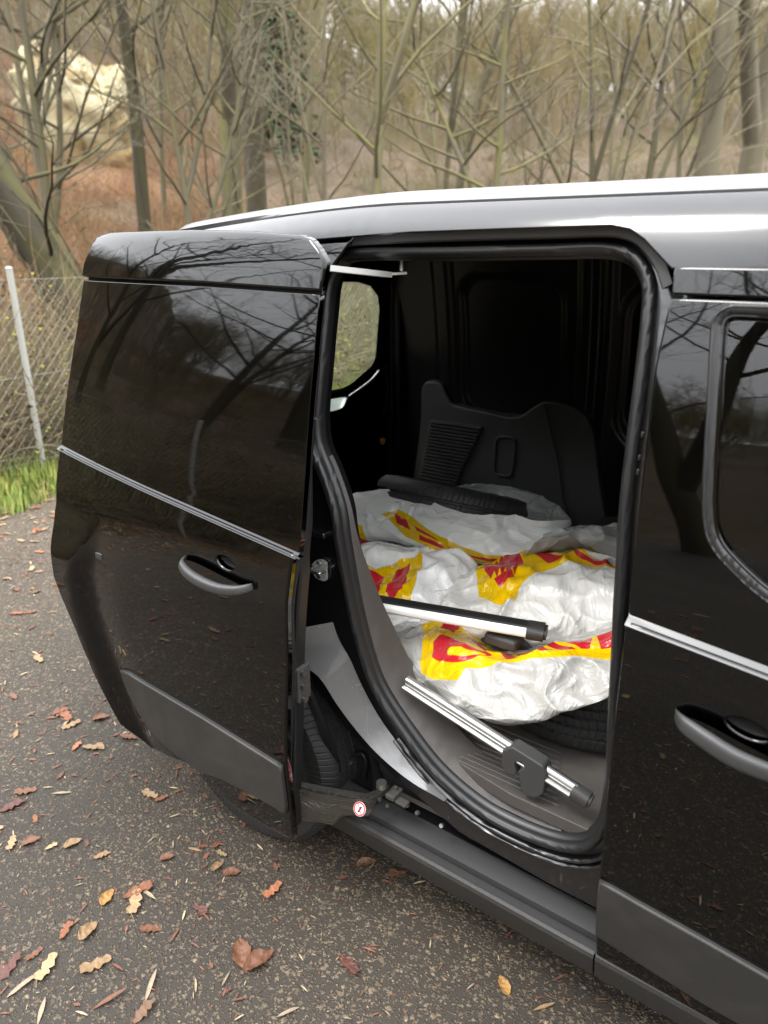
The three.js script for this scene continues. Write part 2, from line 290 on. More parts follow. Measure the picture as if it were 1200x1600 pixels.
const asphalt = (() => {
  const N = 170, p = [], c = [], u = [], id = [];
  // the sheet ends in a ragged edge a little before the fence
  const x0 = (z) => fenceX(z) + 0.62 + 0.07 * nz(z * 1.7, 9.1) + 0.03 * nz(z * 6, 1.1);
  for (let j = 0; j <= N; j++) for (let i = 0; i <= N; i++) {
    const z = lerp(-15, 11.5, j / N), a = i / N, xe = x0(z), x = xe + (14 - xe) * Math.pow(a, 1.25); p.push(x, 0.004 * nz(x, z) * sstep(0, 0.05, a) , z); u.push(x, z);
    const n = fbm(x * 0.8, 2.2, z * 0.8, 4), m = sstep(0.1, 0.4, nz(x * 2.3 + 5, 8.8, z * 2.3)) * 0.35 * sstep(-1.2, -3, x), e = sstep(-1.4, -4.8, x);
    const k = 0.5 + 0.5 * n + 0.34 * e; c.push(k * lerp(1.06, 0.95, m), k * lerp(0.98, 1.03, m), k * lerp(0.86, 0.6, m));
    if (j < N && i < N) { const q = j * (N + 1) + i; id.push(q, q + N + 1, q + 1, q + 1, q + N + 1, q + N + 2); }
  }
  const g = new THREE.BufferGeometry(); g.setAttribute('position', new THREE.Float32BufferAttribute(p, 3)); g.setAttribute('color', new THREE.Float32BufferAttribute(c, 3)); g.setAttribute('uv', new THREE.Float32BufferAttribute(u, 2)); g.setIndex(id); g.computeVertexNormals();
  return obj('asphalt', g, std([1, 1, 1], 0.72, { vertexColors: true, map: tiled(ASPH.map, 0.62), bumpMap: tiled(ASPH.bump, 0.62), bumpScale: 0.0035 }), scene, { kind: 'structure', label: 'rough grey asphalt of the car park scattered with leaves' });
})();

// ---------------------------------------------------------------- the van
function curve(xs, ys) { // monotone cubic through knots
  const n = xs.length, d = [], m = [];
  for (let i = 0; i < n - 1; i++) d.push((ys[i + 1] - ys[i]) / (xs[i + 1] - xs[i]));
  for (let i = 0; i < n; i++) m.push(i === 0 ? d[0] : i === n - 1 ? d[n - 2] : (d[i - 1] + d[i]) / 2);
  return (x) => {
    if (x <= xs[0]) return ys[0] + m[0] * (x - xs[0]); if (x >= xs[n - 1]) return ys[n - 1] + m[n - 1] * (x - xs[n - 1]);
    let i = 0; while (x > xs[i + 1]) i++; const h = xs[i + 1] - xs[i], t = (x - xs[i]) / h, t2 = t * t, t3 = t2 * t;
    return (2 * t3 - 3 * t2 + 1) * ys[i] + (t3 - 2 * t2 + t) * h * m[i] + (-2 * t3 + 3 * t2) * ys[i + 1] + (t3 - t2) * h * m[i + 1];
  };
}
const lowC = curve([0.15, 0.2, 0.28, 0.40, 0.5, 0.6, 0.72, 0.85, 0.93, 1.0, 1.05], [-0.062, -0.05, -0.034, -0.016, -0.005, 0.001, 0.006, 0.008, 0.006, 0.001, -0.005]);
const upC = curve([1.06, 1.15, 1.3, 1.5, 1.6, 1.66, 1.7, 1.735, 1.75], [-0.022, -0.032, -0.055, -0.1, -0.133, -0.157, -0.18, -0.214, -0.24]);
const beltY = (x) => 1.065 - 0.1 * (x + 0.34);
const drop = (x) => 0.083 * Math.pow(Math.max(0, -0.9 - x), 1.45);
const plan = (x) => 0.03 * Math.pow(Math.max(0, -x - 0.9), 2);
const lowS = (x, y) => lowC(y - (beltY(x) - 1.065)) - plan(x);
const upS = (x, y) => { const b = beltY(x) - 1.065, k = 1 - sstep(0, 0.4, y - b - 1.07); return upC(y - b * k + drop(x)) - plan(x); };
const bodyS = (x, y) => (y < beltY(x) ? lowS(x, y) : upS(x, y));
const back = (fn, d) => (x, y) => fn(x, y) - d;
const jambZ = back((x, y) => upS(x, Math.max(y, 1.02)) * (y > 1.02 ? 1 : 1) , 0.055);
const sealZ = (x, y) => (y > 1.04 ? upS(x, y) - 0.05 : lerp(-0.068, upS(x, 1.04) - 0.05, sstep(0.8, 1.04, y)));
const van = thing('van', 'black panel van with its right-hand sliding door open and wheels in bags inside', 'van', [-0.9, 0, -0.9]);

// --- door opening: rubber seal, jamb
const sealPx = [[520, 408], [503, 440], [495, 500], [487, 590], [482, 660], [486, 700], [503, 742], [522, 800], [531, 860], [541, 915], [556, 985], [584, 1072], [632, 1148], [686, 1215], [757, 1273], [829, 1309], [883, 1325], [918, 1322], [938, 1300], [948, 1262], [953, 1200], [957, 1120], [963, 1010], [969, 900], [975, 800], [986, 700], [1000, 590], [1010, 500], [1012, 450], [1003, 420], [985, 400], [950, 390], [860, 391], [700, 394], [560, 395], [534, 398]];
const seal2 = spline2(on2(sealPx, sealZ), 240);
const sealP = seal2.map(([x, y]) => V(x, y, sealZ(x, y)));
const ccw = area2(seal2) > 0; // outward normal sign for sweeps along the seal
const so = ccw ? -1 : 1;
obj('door_seal', [sweep(sealP, [[0.010, -0.022], [0.011, -0.003], [0.0085, 0.004], [0.003, 0.0068], [-0.004, 0.006], [-0.0085, 0.001], [-0.010, -0.005], [-0.0095, -0.022]], { closed: true, flip: so, crease: 1.2 }),
  sweep(sealP, [[-0.009, -0.012], [-0.014, -0.015], [-0.017, -0.024], [-0.017, -0.04]], { closed: true, flip: so, crease: 1.2 })], M.rubber, van);
const inPoly = (x, y, P) => { let c = false; for (let i = 0, j = P.length - 1; i < P.length; j = i++) if ((P[i][1] > y) !== (P[j][1] > y) && x < (P[j][0] - P[i][0]) * (y - P[i][1]) / (P[j][1] - P[i][1]) + P[i][0]) c = !c; return c; };
const jz = (x, y) => sealZ(x, y) - 0.022;
// painted jamb sheet round the opening; the lower rear corner is cut away over the wheel
const archPx = [[468, 1030], [500, 1082], [540, 1135], [580, 1180], [628, 1222]];
const archJ = on2(archPx, jz);
{
  const top = (x) => 1.70 - drop(x);
  const outer = [[-1.36, top(-1.36)], [-1.1, top(-1.1)], [-0.9, 1.70], [-0.6, 1.70], [-0.3, 1.70], [-0.235, 1.5], [-0.23, 1.0], [-0.225, 0.33], [-0.4, 0.33], [-0.62, 0.345], ...[...archJ].reverse(), [-1.36, archJ[0][1] + 0.06]];
  obj('door_jamb', panel(outer, jz, { holes: [seal2.map(([x, y]) => [x, y])], t: 0.05, b: 0.004 }), M.jamb, van);
  // rolled lips that run beside the seal
  { const low = sealP.map((p, i) => i).filter((i) => sealP[i].y < 0.575 && sealP[i].x < -0.3).map((i) => sealP[i]).sort((a, b) => a.x - b.x); for (const [o, d, w] of [[0.03, -0.002, 0.009], [0.047, -0.004, 0.008]]) obj('jamb_flange', sweep(low, [[-o, d - 0.03], ...Array.from({ length: 9 }, (_, k) => [-o - w * (0.5 - 0.5 * Math.cos(k / 8 * Math.PI)), d - w * 0.5 + w * 0.5 * Math.sin(k / 8 * Math.PI)]), [-o - w, d - 0.03]], { flip: 1, crease: 1.2 }), M.flange, van); }
  // the wide sloping face at the lower rear corner, reflected sky painted in as streaky grey
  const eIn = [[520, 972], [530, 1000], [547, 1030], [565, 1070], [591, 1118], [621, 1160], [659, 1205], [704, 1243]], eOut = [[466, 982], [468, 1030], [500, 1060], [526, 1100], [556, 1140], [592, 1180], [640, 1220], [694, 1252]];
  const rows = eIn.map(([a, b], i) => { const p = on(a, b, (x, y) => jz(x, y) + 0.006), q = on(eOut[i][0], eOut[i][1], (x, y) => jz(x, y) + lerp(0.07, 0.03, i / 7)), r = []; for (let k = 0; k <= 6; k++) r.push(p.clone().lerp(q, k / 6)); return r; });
  obj('arch_jamb_sheen', smoothSheet(rows, 16, 40), M.jambSheenPaint, van);
}
// striker and shelf on the pillar behind the open door
{
  const s = thing; const p = on(502, 888, jz); const g = new THREE.Group(); g.name = 'striker_plate'; van.add(g);
  const c = [p.x, p.y]; const w = 0.026, h = 0.027;
  const ol = [[-0.9, -0.5], [-0.5, -1], [0.6, -1], [1, -0.8], [1, 0.9], [0.3, 1], [-0.4, 0.75], [-0.95, 0.3]].map(([a, b]) => [c[0] + a * w * 0.85, c[1] + b * h]);
  obj('plate', panel(rounded(ol, 0.004), (x, y) => jz(x, y) + 0.009, { t: 0.006, b: 0.001, max: 0.02 }), std([0.42, 0.42, 0.4], 0.4, { metalness: 0.3 }), g);
  obj('striker_bar', tube([V(c[0] - 0.012, c[1] + 0.004, jz(...c) + 0.005), V(c[0] - 0.011, c[1] + 0.003, jz(...c) + 0.028), V(c[0] + 0.006, c[1] + 0.001, jz(...c) + 0.03), V(c[0] + 0.018, c[1] + 0.002, jz(...c) + 0.028), V(c[0] + 0.019, c[1] + 0.002, jz(...c) + 0.004)], 0.0036, 8, 24), M.steel, g);
  for (const [a, b] of [[0.1, 0.62], [0.1, -0.6]]) { const k = new THREE.CylinderGeometry(0.0055, 0.006, 0.005, 10); k.rotateX(Math.PI / 2); k.translate(c[0] + a * w, c[1] + b * h, jz(...c) + 0.012); obj('bolt', k, M.steel, g); }
  const q = on(500, 828, jz); obj('pillar_step', slab(q.x - 0.09, q.x + 0.03, q.y - 0.012, q.y + 0.004, jz(q.x, q.y) - 0.02, jz(q.x, q.y) + 0.022, 0.006), M.jamb, van);
}
// --- inner trims along the opening
{
  const i0 = seal2.findIndex(([x, y]) => y < 1.2 && x < -0.9), n = sealP.length;
  const seq = []; for (let k = 0; k < n; k++) { const i = (i0 + k) % n; if (sealP[i].x > -0.37 && sealP[i].y < 0.6 && k > 20) break; seq.push(sealP[i]); }
  const prof = (t, c) => { const s = sstep(1.2, 1.0, c.y), b = sstep(0.75, 0.55, c.y); const W = lerp(0.006, 0.085, sstep(1.12, 0.6, c.y)); return [[-0.009, -0.022], [-0.0145, -0.024], [-0.017, -0.028], [-0.019 - 0.1 * W, -0.03 - 0.5 * W], [-0.02 - 0.24 * W, -0.03 - W], [-0.005, -0.05 - W]]; };
  obj('step_trim', sweep(seq, prof, { flip: so, crease: 1.1 }), M.taupe, van);
  for (const [a, b] of [[1003, 678], [998, 714], [996, 736]]) { const p = on(a, b, jz), k = new THREE.CylinderGeometry(0.0045, 0.0055, 0.008, 8); k.rotateX(Math.PI / 2); k.translate(p.x, p.y, p.z + 0.006); obj('pillar_bolt', k, M.steel, van); }
  // glossy pillar face on the front edge
  const fr = sealP.filter((p) => p.x > -0.42 && p.y > 0.6 && p.y < 1.6).sort((a, b) => b.y - a.y);
  obj('pillar_trim', sweep(fr, [[0.010, -0.02], [0.017, -0.028], [0.026, -0.065], [-0.012, -0.14]], { flip: -1, crease: 0.8 }), M.flange, van);
}
// --- sill: step, sliding track, grey outer cladding
{
  const run = (name, prof, mat, xa, xb) => { const rows = [xa, xb].map((x) => prof.map(([y, z]) => V(x, y, z))); obj(name, sheet(rows, 0.5), mat, van); };
  run('sill_step', [[0.262, -0.038], [0.275, -0.046], [0.276, -0.053], [0.266, -0.056], [0.266, -0.064], [0.279, -0.068], [0.284, -0.076], [0.292, -0.118], [0.289, -0.124]], std([0.012, 0.012, 0.012], 0.7), -1.0, 0.9);
  run('sill_face', [[0.47, -0.092], [0.40, -0.1], [0.36, -0.118], [0.335, -0.128], [0.33, -0.16], [0.285, -0.165], [0.285, -0.11]], M.jamb, -0.86, 0.9);
  run('slide_track', [[0.331, -0.13], [0.318, -0.128], [0.314, -0.134], [0.318, -0.15]], M.grime, -0.84, -0.24);
  const clad = [[0.262, -0.06], [0.267, -0.04], [0.264, -0.033], [0.255, -0.0305], [0.2, -0.044], [0.188, -0.05], [0.182, -0.065], [0.182, -0.12]];
  run('sill_cladding', clad, M.plastic, -1.02, -0.262); run('sill_cladding', clad, M.plastic, -0.2585, 0.95);
  for (let k = 0; k < 3; k++) { const x = -0.62 + k * 0.13; obj('track_bolt', slab(x, x + 0.018, 0.292, 0.3, -0.14, -0.13, 0.002), M.gap, van); }
}
// --- roof, roof edge with painted sheen, and cant rail
const XR = -1.97, XF = 0.95;
{
  const prof = [[1.700, -0.235], [1.727, -0.222], [1.734, -0.2195], [1.7395, -0.226], [1.741, -0.231], [1.736, -0.236], [1.7355, -0.242], [1.742, -0.249], [1.751, -0.258], [1.757, -0.269], [1.759, -0.278], [1.756, -0.285], [1.7555, -0.293], [1.7575, -0.302], [1.760, -0.325], [1.765, -0.42], [1.772, -0.62], [1.775, -0.92], [1.772, -1.22], [1.766, -1.42], [1.752, -1.54], [1.735, -1.6], [1.70, -1.64], [1.5, -1.73], [1.06, -1.82], [0.6, -1.84], [0.3, -1.81]];
  const rows = []; const xs = []; for (let i = 0; i <= 100; i++) xs.push(lerp(XF, XR, i / 100));
  const fall = (x) => 1.15 * Math.pow(Math.max(0, -1.6 - x), 1.6);
  for (const x of xs) { const e = sstep(-1.45, XR, x); rows.push(prof.map(([y, z], k) => { const w = z > -0.92 ? 1 : -1, m = -0.92 + (z + 0.92) * (1 - 0.10 * e * e * e); return V(x, y - drop(x) * (y > 1.4 ? 1 : 0) - fall(x) * sstep(-0.95, -0.45, z), m - (w > 0 ? plan(x) : -plan(x)) * (k < 3 ? 1 : 0)); })); }
  obj('roof', sheet(rows.map((r) => r.slice(14)), 0.9), M.roofPaint, van);
  obj('roof_edge_sheen', sheet(rows.map((r) => r.slice(0, 15)), 0.9), std([0.17, 0.17, 0.17], 0.4, { metalness: 0.5 }), van);  // edge of the black roof, greyed to imitate the sky it mirrors
  const ol = on2([[500, 372], [640, 361], [800, 355], [955, 350], [985, 356], [1008, 372], [1050, 417], [1120, 418], [1210, 417]], upS); ol.push([XF, ol[ol.length - 1][1]]);
  const t = []; for (let i = 0; i <= 30; i++) { const x = lerp(XF, -1.95, i / 30); t.push([x, 1.724 - drop(x) - 1.15 * Math.pow(Math.max(0, -1.6 - x), 1.6)]); }
  const l = [[-1.93, 1.35], [-1.5, 1.67 - drop(-1.5)], [-1.2, 1.676 - drop(-1.2)]];
  obj('cant_rail', panel([...t, ...l, ...ol], upS, { t: 0.03, b: 0.004 }), M.roofPaint, van);
  // grey painted gutter channel above the opening, seen under the rail
  const gp = [[512, 381], [560, 376], [700, 369], [860, 364], [955, 362], [990, 371], [1012, 390], [1030, 418], [1040, 448]].map(([a, b]) => on(a, b, back(upS, 0.018)));
  const gs = new THREE.CatmullRomCurve3(gp, false, 'centripetal').getPoints(60);
  obj('upper_channel', sweep(gs, [[0.012, 0.004], [0.011, -0.002], [-0.006, -0.006], [-0.009, -0.01], [-0.01, -0.05]], { flip: 1, crease: 0.6 }), M.slat, van);
}
// --- front door
const door = obj('front_door', (() => {
  const e = on2([[1000, 955], [985, 958], [972, 1060], [960, 1160], [948, 1290], [939, 1375], [935, 1450], [934, 1492]], lowS);
  e[0] = [e[1][0] + 0.004, beltY(e[1][0]) - 0.006]; e[1] = [e[1][0], beltY(e[1][0]) - 0.012];
  const x0 = e[0][0], bot = e[e.length - 1][1]; const tp = []; for (let i = 20; i >= 0; i--) { const x = lerp(x0, XF, i / 20); tp.push([x, beltY(x) - 0.006]); }
  tp.reverse(); // from x0 to XF
  return panel([...tp, [XF, bot + 0.01], ...[...e].reverse().slice(0, -1)], lowS, { t: 0.05, b: 0.005, holes: [bowlRing([1168, 1140], 0.072, lowS)] });
})(), M.paint, van);
{
  // upper frame with window opening
  const L = on2([[1050, 470], [1027, 575], [1012, 700], [998, 830], [988, 940]], upS), x1 = L[4][0];
  const topY = L[0][1];
  const glassPx = [[1130, 492], [1123, 620], [1117, 720], [1114, 800], [1121, 845], [1160, 888], [1210, 932]];
  const gl = on2(glassPx, upS); const gTop = gl[0][1], gb = gl[6];
  const hole = [...gl, [0.30, gb[1] - 0.07], [0.62, gb[1] - 0.1], [0.66, gb[1] + 0.1], [0.42, gTop + 0.002], [0.2, gTop]];
  const holeR = rounded(hole.map((p, i) => (i === 0 ? [...p, 0.02] : i === 1 || i === 2 ? [...p, 0] : [...p, 0.03])), 0.02);
  const bl = []; for (let i = 0; i <= 16; i++) { const x = lerp(x1, XF, i / 16); bl.push([x, beltY(x) + 0.006]); }
  obj('upper_door_frame', panel([[L[0][0], topY], ...L.slice(1, 4), ...bl, [XF, 1.3], [0.5, topY]], upS, { holes: [holeR], t: 0.03, b: 0.004 }), M.paint, door);
  const hp = spline2(holeR, 160).map(([x, y]) => V(x, y, upS(x, y)));
  const fl = area2(holeR) > 0 ? -1 : 1;
  obj('window_rubber', sweep(hp, [[0.017, -0.004], [0.0165, 0.003], [0.014, 0.006], [0.0115, 0.003], [0.009, 0.004], [0.008, 0.004], [0.002, 0.0015], [-0.002, -0.006], [-0.004, -0.016]], { closed: true, flip: fl, crease: 1.3 }), M.winRubber, door);
  const pz = back(upS, 0.012);
  obj('window_pane', (() => { const g = panel(holeR.map(([x, y]) => [x, y]), pz, { t: 0.001, b: 0.0005, rimHoles: false }); return g; })(), M.glassDark, door);
  // belt ledge, grey metal standing in for sky reflected in black paint
  const lg = []; for (let i = 0; i <= 24; i++) { const x = lerp(x1 - 0.002, XF, i / 24); lg.push(V(x, beltY(x), 0)); }
  obj('belt_ledge', sheet(lg.map((p) => [V(p.x, p.y - 0.012, lowS(p.x, p.y - 0.012) - 0.002), V(p.x, p.y - 0.006, lowS(p.x, p.y - 0.006) + 0.002), V(p.x, p.y - 0.004, lowS(p.x, p.y - 0.004) + 0.0005), V(p.x, p.y + 0.003, upS(p.x, p.y + 0.007) + 0.001), V(p.x, p.y + 0.014, upS(p.x, p.y + 0.014) - 0.003)]), 0.9), std([0.085, 0.085, 0.085], 0.32, { metalness: 0.8 }), door);
  // gloss header and dark gap over the window
  const hz = upS; const hb = on(1052, 456, hz), ht = on(1056, 421, hz);
  obj('door_header', panel([[ht[0] ?? ht.x, ht.y], [hb.x, hb.y], [0.55, hb.y - 0.005], [0.6, ht.y]], hz, { t: 0.02, b: 0.005 }), M.paint, door);
  // cladding strip
  const c = on2([[941, 1377], [1000, 1411], [1100, 1467], [1210, 1530]], lowS), d = on2([[936, 1456], [1000, 1497], [1100, 1560]], lowS);
  const cz = (x, y) => lowS(x, y) + 0.011;
  obj('cladding_strip', panel([...c, [XF - 0.03, c[3][1] - 0.01], [XF - 0.03, d[2][1]], ...[...d].reverse()], cz, { t: 0.014, b: 0.006 }), M.plastic, door);
  // handle with its bowl
  doorHandle(door, [[1056, 1113], [1072, 1118], [1105, 1134], [1150, 1160], [1195, 1182], [1240, 1203], [1262, 1214]], [1168, 1140], 0.072, lowS, 0.016);
}
function bowlRing(bowl, bw, fn, q = 1) { const c = on(bowl[0], bowl[1], fn), r = []; for (let i = 0; i < 24; i++) { const a = i / 24 * 2 * Math.PI, x = c.x + Math.cos(a) * bw * 0.5 * q; r.push([x, c.y + Math.sin(a) * 0.019 * q - 0.1 * (x - c.x)]); } return r; }
function doorHandle(parent, line, bowl, bw, fn, r) {
  const P = line.map(([a, b]) => { const p = on(a, b, fn); return p; }), n = P.length, path = new THREE.CatmullRomCurve3(P, false, 'centripetal').getPoints(40);
  const rows = path.map((p, i) => {
    const t = i / 40, stand = 0.004 + 0.036 * Math.pow(Math.sin(Math.PI * clamp(t, 0.0, 1)), 0.75), w = r * (0.25 + 0.75 * Math.pow(Math.sin(Math.PI * lerp(0.06, 0.94, t)), 0.4)), th = lerp(0.006, 0.011, Math.sin(Math.PI * t)) * (t < 0.02 || t > 0.98 ? 0.5 : 1);
    const a = path[Math.max(0, i - 1)], b = path[Math.min(40, i + 1)], d = V(b.x - a.x, b.y - a.y, 0).normalize(), s = V(-d.y, d.x, 0), ring = [];
    for (let k = 0; k <= 18; k++) { const an = k / 18 * 2 * Math.PI, ca = Math.cos(an), sa = Math.sin(an); ring.push(p.clone().addScaledVector(s, w * Math.sign(ca) * Math.pow(Math.abs(ca), 0.75)).add(V(0, 0, stand + th * Math.sign(sa) * Math.pow(Math.abs(sa), 0.75)))); }
    return ring;
  });
  const cap = (ring, f) => { const c = ring.reduce((s, v) => s.add(v), V(0, 0, 0)).multiplyScalar(1 / ring.length); return ring.map((v) => v.clone().lerp(c, f)); };
  const all = [cap(rows[0], 1), cap(rows[0], 0.4), ...rows, cap(rows[40], 0.4), cap(rows[40], 1)];
  obj('door_handle', sheet(all), M.handle, parent);
  const g = [];
  for (let j = 0; j <= 8; j++) { const q = j / 8, ring = bowlRing(bowl, bw, fn, Math.max(q, 0.01)).map(([x, y]) => V(x, y, fn(x, y) - 0.004 - 0.026 * (1 - q * q))); ring.push(ring[0]); g.push(ring); }
  obj('handle_bowl', sheet(g), M.gap, parent);
}
// --- sliding door, pushed back along the side
const OFF = (y) => 0.12 + 0.035 * clamp((1.12 - y) / 0.85);
const SX = 0.66;
const arch = [[-1.775, 1.02], [-1.80, 0.955], [-1.862, 0.815], [-1.854, 0.692], [-1.774, 0.427], [-1.714, 0.276], [-1.66, 0.2]];
const archX = (y) => { for (let i = 0; i < arch.length - 1; i++) if (y <= arch[i][1] && y >= arch[i + 1][1]) return lerp(arch[i][0], arch[i + 1][0], (arch[i][1] - y) / (arch[i][1] - arch[i + 1][1])); return y > 1 ? -1.775 : -1.66; };
const dBelt = (x) => beltY(x + SX) + 0.0;
const dLow = (x, y) => {
  const d = x - archX(y), f = sstep(0.225, 0.135, d) * sstep(1.0, 0.84, y) ; const lower = sstep(0.5, 0.36, y) * 0.006;
  return lowC(y - (dBelt(x) - 1.065)) + OFF(y) + 0.026 * f - 0.012 * sstep(0.35, 0.12, d) * (1 - f) * sstep(1.0, 0.8, y) + lower - 0.02 * Math.pow(clamp((-1.3 - x) / 0.5), 2) * sstep(0.85, 1.0, y);
};
const dUp = (x, y) => { const b = dBelt(x) - 1.065, k = 1 - sstep(0, 0.4, y - b - 1.07); return upC(y - b * k + 0.022 + 0.12 * Math.pow(Math.max(0, -1.45 - x), 2)) + OFF(y) + 0.006 - 0.1 * Math.pow(Math.max(0, -1.35 - x), 2); };
const slide = obj('sliding_door', (() => {
  const px = [[93, 690], [88, 760], [86, 800], [80, 870], [84, 900], [95, 930], [120, 988], [150, 1060], [188, 1131], [236, 1168], [308, 1197], [322, 1222], [370, 1262], [420, 1292], [456, 1311], [452, 1270], [444, 1195], [444, 1120], [446, 1040], [444, 944], [453, 872], [467, 836]];
  const o = on2(px, dLow);
  const L = o[0], R = o[o.length - 1]; L[1] = dBelt(L[0]) - 0.004; R[1] = dBelt(R[0]) - 0.004;
  const bl = []; for (let i = 1; i < 20; i++) { const x = lerp(R[0], L[0], i / 20); bl.push([x, dBelt(x) - 0.004]); }
  return panel([...o, ...bl], dLow, { t: 0.016, b: 0.006, max: 0.025, holes: [bowlRing([352, 880], 0.068, dLow)] });
})(), M.paint, van, { label: 'black sliding door pushed back along the side of the van' });
{
  const up = on2([[131, 439], [121, 510], [110, 580], [102, 640], [96, 687], [283, 758], [469, 829], [473, 780], [476, 740], [490, 560], [499, 462], [320, 449]], dUp);
  up[4][1] = dBelt(up[4][0]) + 0.005; up[5][1] = dBelt(up[5][0]) + 0.005; up[6][1] = dBelt(up[6][0]) + 0.005;
  obj('window_panel', panel(up, dUp, { t: 0.015, b: 0.0015 }), M.paint, slide);
  const hd = on2([[132, 429], [135, 412], [141, 398], [147, 383], [156, 373], [175, 368], [300, 364], [400, 367], [472, 373], [486, 379], [497, 393], [507, 411], [501, 450], [320, 438]], dUp);
  obj('header_panel', panel(hd, (x, y) => dUp(x, y) + 0.006 - 0.0 * x, { t: 0.018, b: 0.007, max: 0.02 }), M.paint, slide);
  const gv = [[134, 434], [320, 443], [499, 456]].map(([a, b]) => on(a, b, dUp)); obj('groove_strip', sweep(new THREE.CatmullRomCurve3(gv).getPoints(20), [[0.008, 0.0], [0.004, -0.008], [-0.004, -0.008], [-0.008, 0.0]]), M.gap, slide);
  const lg = []; for (let i = 0; i <= 24; i++) { const x = lerp(up[6][0] + 0.002, up[4][0] - 0.002, i / 24); lg.push(x); }
  obj('belt_ledge', sheet(lg.map((x) => { const y = dBelt(x); return [V(x, y - 0.007, dLow(x, y - 0.007) - 0.002), V(x, y - 0.0035, dLow(x, y - 0.004) + 0.001), V(x, y - 0.001, dLow(x, y) - 0.002), V(x, y + 0.003, dUp(x, y + 0.003) + 0.001), V(x, y + 0.009, dUp(x, y + 0.009) - 0.003)]; }), 0.9), M.paint, slide);
  // inner shell of the door, seen edge on
  const ish = on2([[497, 440], [492, 560], [479, 735], [474, 835], [470, 900], [463, 1000], [461, 1120], [460, 1200], [459, 1300]], (x, y) => (y > 1.08 ? dUp(x, y) : dLow(x, y)) - 0.045);
  ish.forEach((p) => { p[0] -= p[1] > 1.1 ? 0.022 : 0.012; });
  const inn = [...ish, [ish[8][0] - 0.03, ish[8][1] - 0.01], [-1.3, 0.27], [-1.68, 0.33], [-1.8, 0.7], [-1.74, 1.0], [-1.62, 1.5], [-1.58, 1.58], [ish[0][0] - 0.03, 1.59]];
  obj('door_inner_shell', panel(rounded(inn, 0.01), (x, y) => lerp(dLow(x, Math.min(y, 1.06)), dUp(x, Math.max(y, 1.08)), sstep(1.03, 1.1, y)) - 0.05, { t: 0.03, b: 0.008, close: true }), M.rubber, slide);
  const dsl = on2([[497, 452], [489, 565], [476, 740], [470, 838], [459, 880], [450, 945], [452, 1040], [450, 1120], [447, 1195], [456, 1300]], (x, y) => (y > 1.08 ? dUp(x, y) : dLow(x, y)) - 0.03).map(([x, y]) => V(x + 0.008, y, (y > 1.08 ? dUp(x, y) : dLow(x, y)) - 0.03));
  obj('door_edge_seal', tube(dsl, 0.0085, 8, 60), M.rubber, slide);
  // grey cladding
  const cl = on2([[193, 1047], [205, 1052], [320, 1121], [440, 1196], [444, 1230], [449, 1266], [400, 1238], [350, 1213], [316, 1201], [280, 1176], [245, 1145], [222, 1112], [205, 1080]], dLow);
  obj('cladding_strip', panel(cl, (x, y) => dLow(x, y) + 0.011, { t: 0.013, b: 0.005, max: 0.025 }), M.plastic, slide);
  doorHandle(slide, [[291, 871], [297, 876], [312, 886], [335, 899], [362, 911], [385, 916], [396, 916]], [352, 880], 0.068, dLow, 0.0125);
  // lock barrel and its bright ring
  const k = on(346, 922, dLow); const lc = new THREE.TorusGeometry(0.011, 0.0028, 8, 20); lc.scale(1.25, 0.6, 1); lc.translate(k.x, k.y, k.z + 0.004); obj('lock_ring', lc, M.steel, slide);
  const w = on(155, 869, dLow); obj('body_plug', slab(w.x - 0.014, w.x + 0.014, w.y - 0.009, w.y + 0.009, w.z - 0.004, w.z + 0.003, 0.006), M.handle, slide);
  // latch and hinge hardware on the front edge
  const h = on(470, 1070, (x, y) => dLow(x, y) - 0.06);
  obj('door_latch', [slab(h.x - 0.01, h.x + 0.004, h.y - 0.045, h.y + 0.045, h.z - 0.03, h.z + 0.012, 0.004)], M.grime, slide);
  for (const dy of [-0.034, 0, 0.034]) { const b = new THREE.CylinderGeometry(0.008, 0.008, 0.01, 6); b.rotateZ(Math.PI / 2); b.translate(h.x + 0.01, h.y + dy, h.z); obj('latch_bolt', b, M.steel, slide); }
  const pn1 = on(482, 653, (x, y) => dUp(x, y) - 0.03); const pg = new THREE.ConeGeometry(0.007, 0.028, 10); pg.rotateZ(-Math.PI / 2); pg.translate(pn1.x + 0.012, pn1.y, pn1.z); obj('guide_pin', pg, M.alu, slide);
  // roller arms: the lower one runs down to the step, the upper one into the roof track
  const a0 = atZ(480, 1078, 0.0), a1 = atZ(540, 1228, -0.12);
  obj('roller_arm', rod(a0, a1, [[-0.011, -0.006], [0.011, -0.006], [0.011, 0.006], [-0.011, 0.006]], V(0, 0, 1)), M.rubber, slide);
  const u0 = atZ(506, 417, -0.03), u1 = atZ(605, 428, -0.23), u2 = atZ(634, 426, -0.26);
  obj('upper_arm', [rod(u0, u1, [[-0.014, -0.007], [0.014, -0.007], [0.014, 0.004], [-0.014, 0.004]]), rod(u1, u2, [[-0.012, -0.003], [0.012, -0.003], [0.012, 0.002], [-0.012, 0.002]])], std([0.6, 0.6, 0.58], 0.4), slide);
  const rd = new THREE.CylinderGeometry(0.004, 0.004, 0.014, 12); const um = u0.clone().lerp(u1, 0.42); rd.rotateX(Math.PI / 2); rd.translate(um.x, um.y - 0.001, um.z + 0.012); obj('red_dot', rd, std([0.6, 0.05, 0.05], 0.5), slide);
  const pg2 = new THREE.CylinderGeometry(0.004, 0.007, 0.03, 10); const up2 = atZ(628, 412, -0.26); pg2.translate(up2.x, up2.y, up2.z); obj('guide_roller', pg2, M.alu, slide);
}
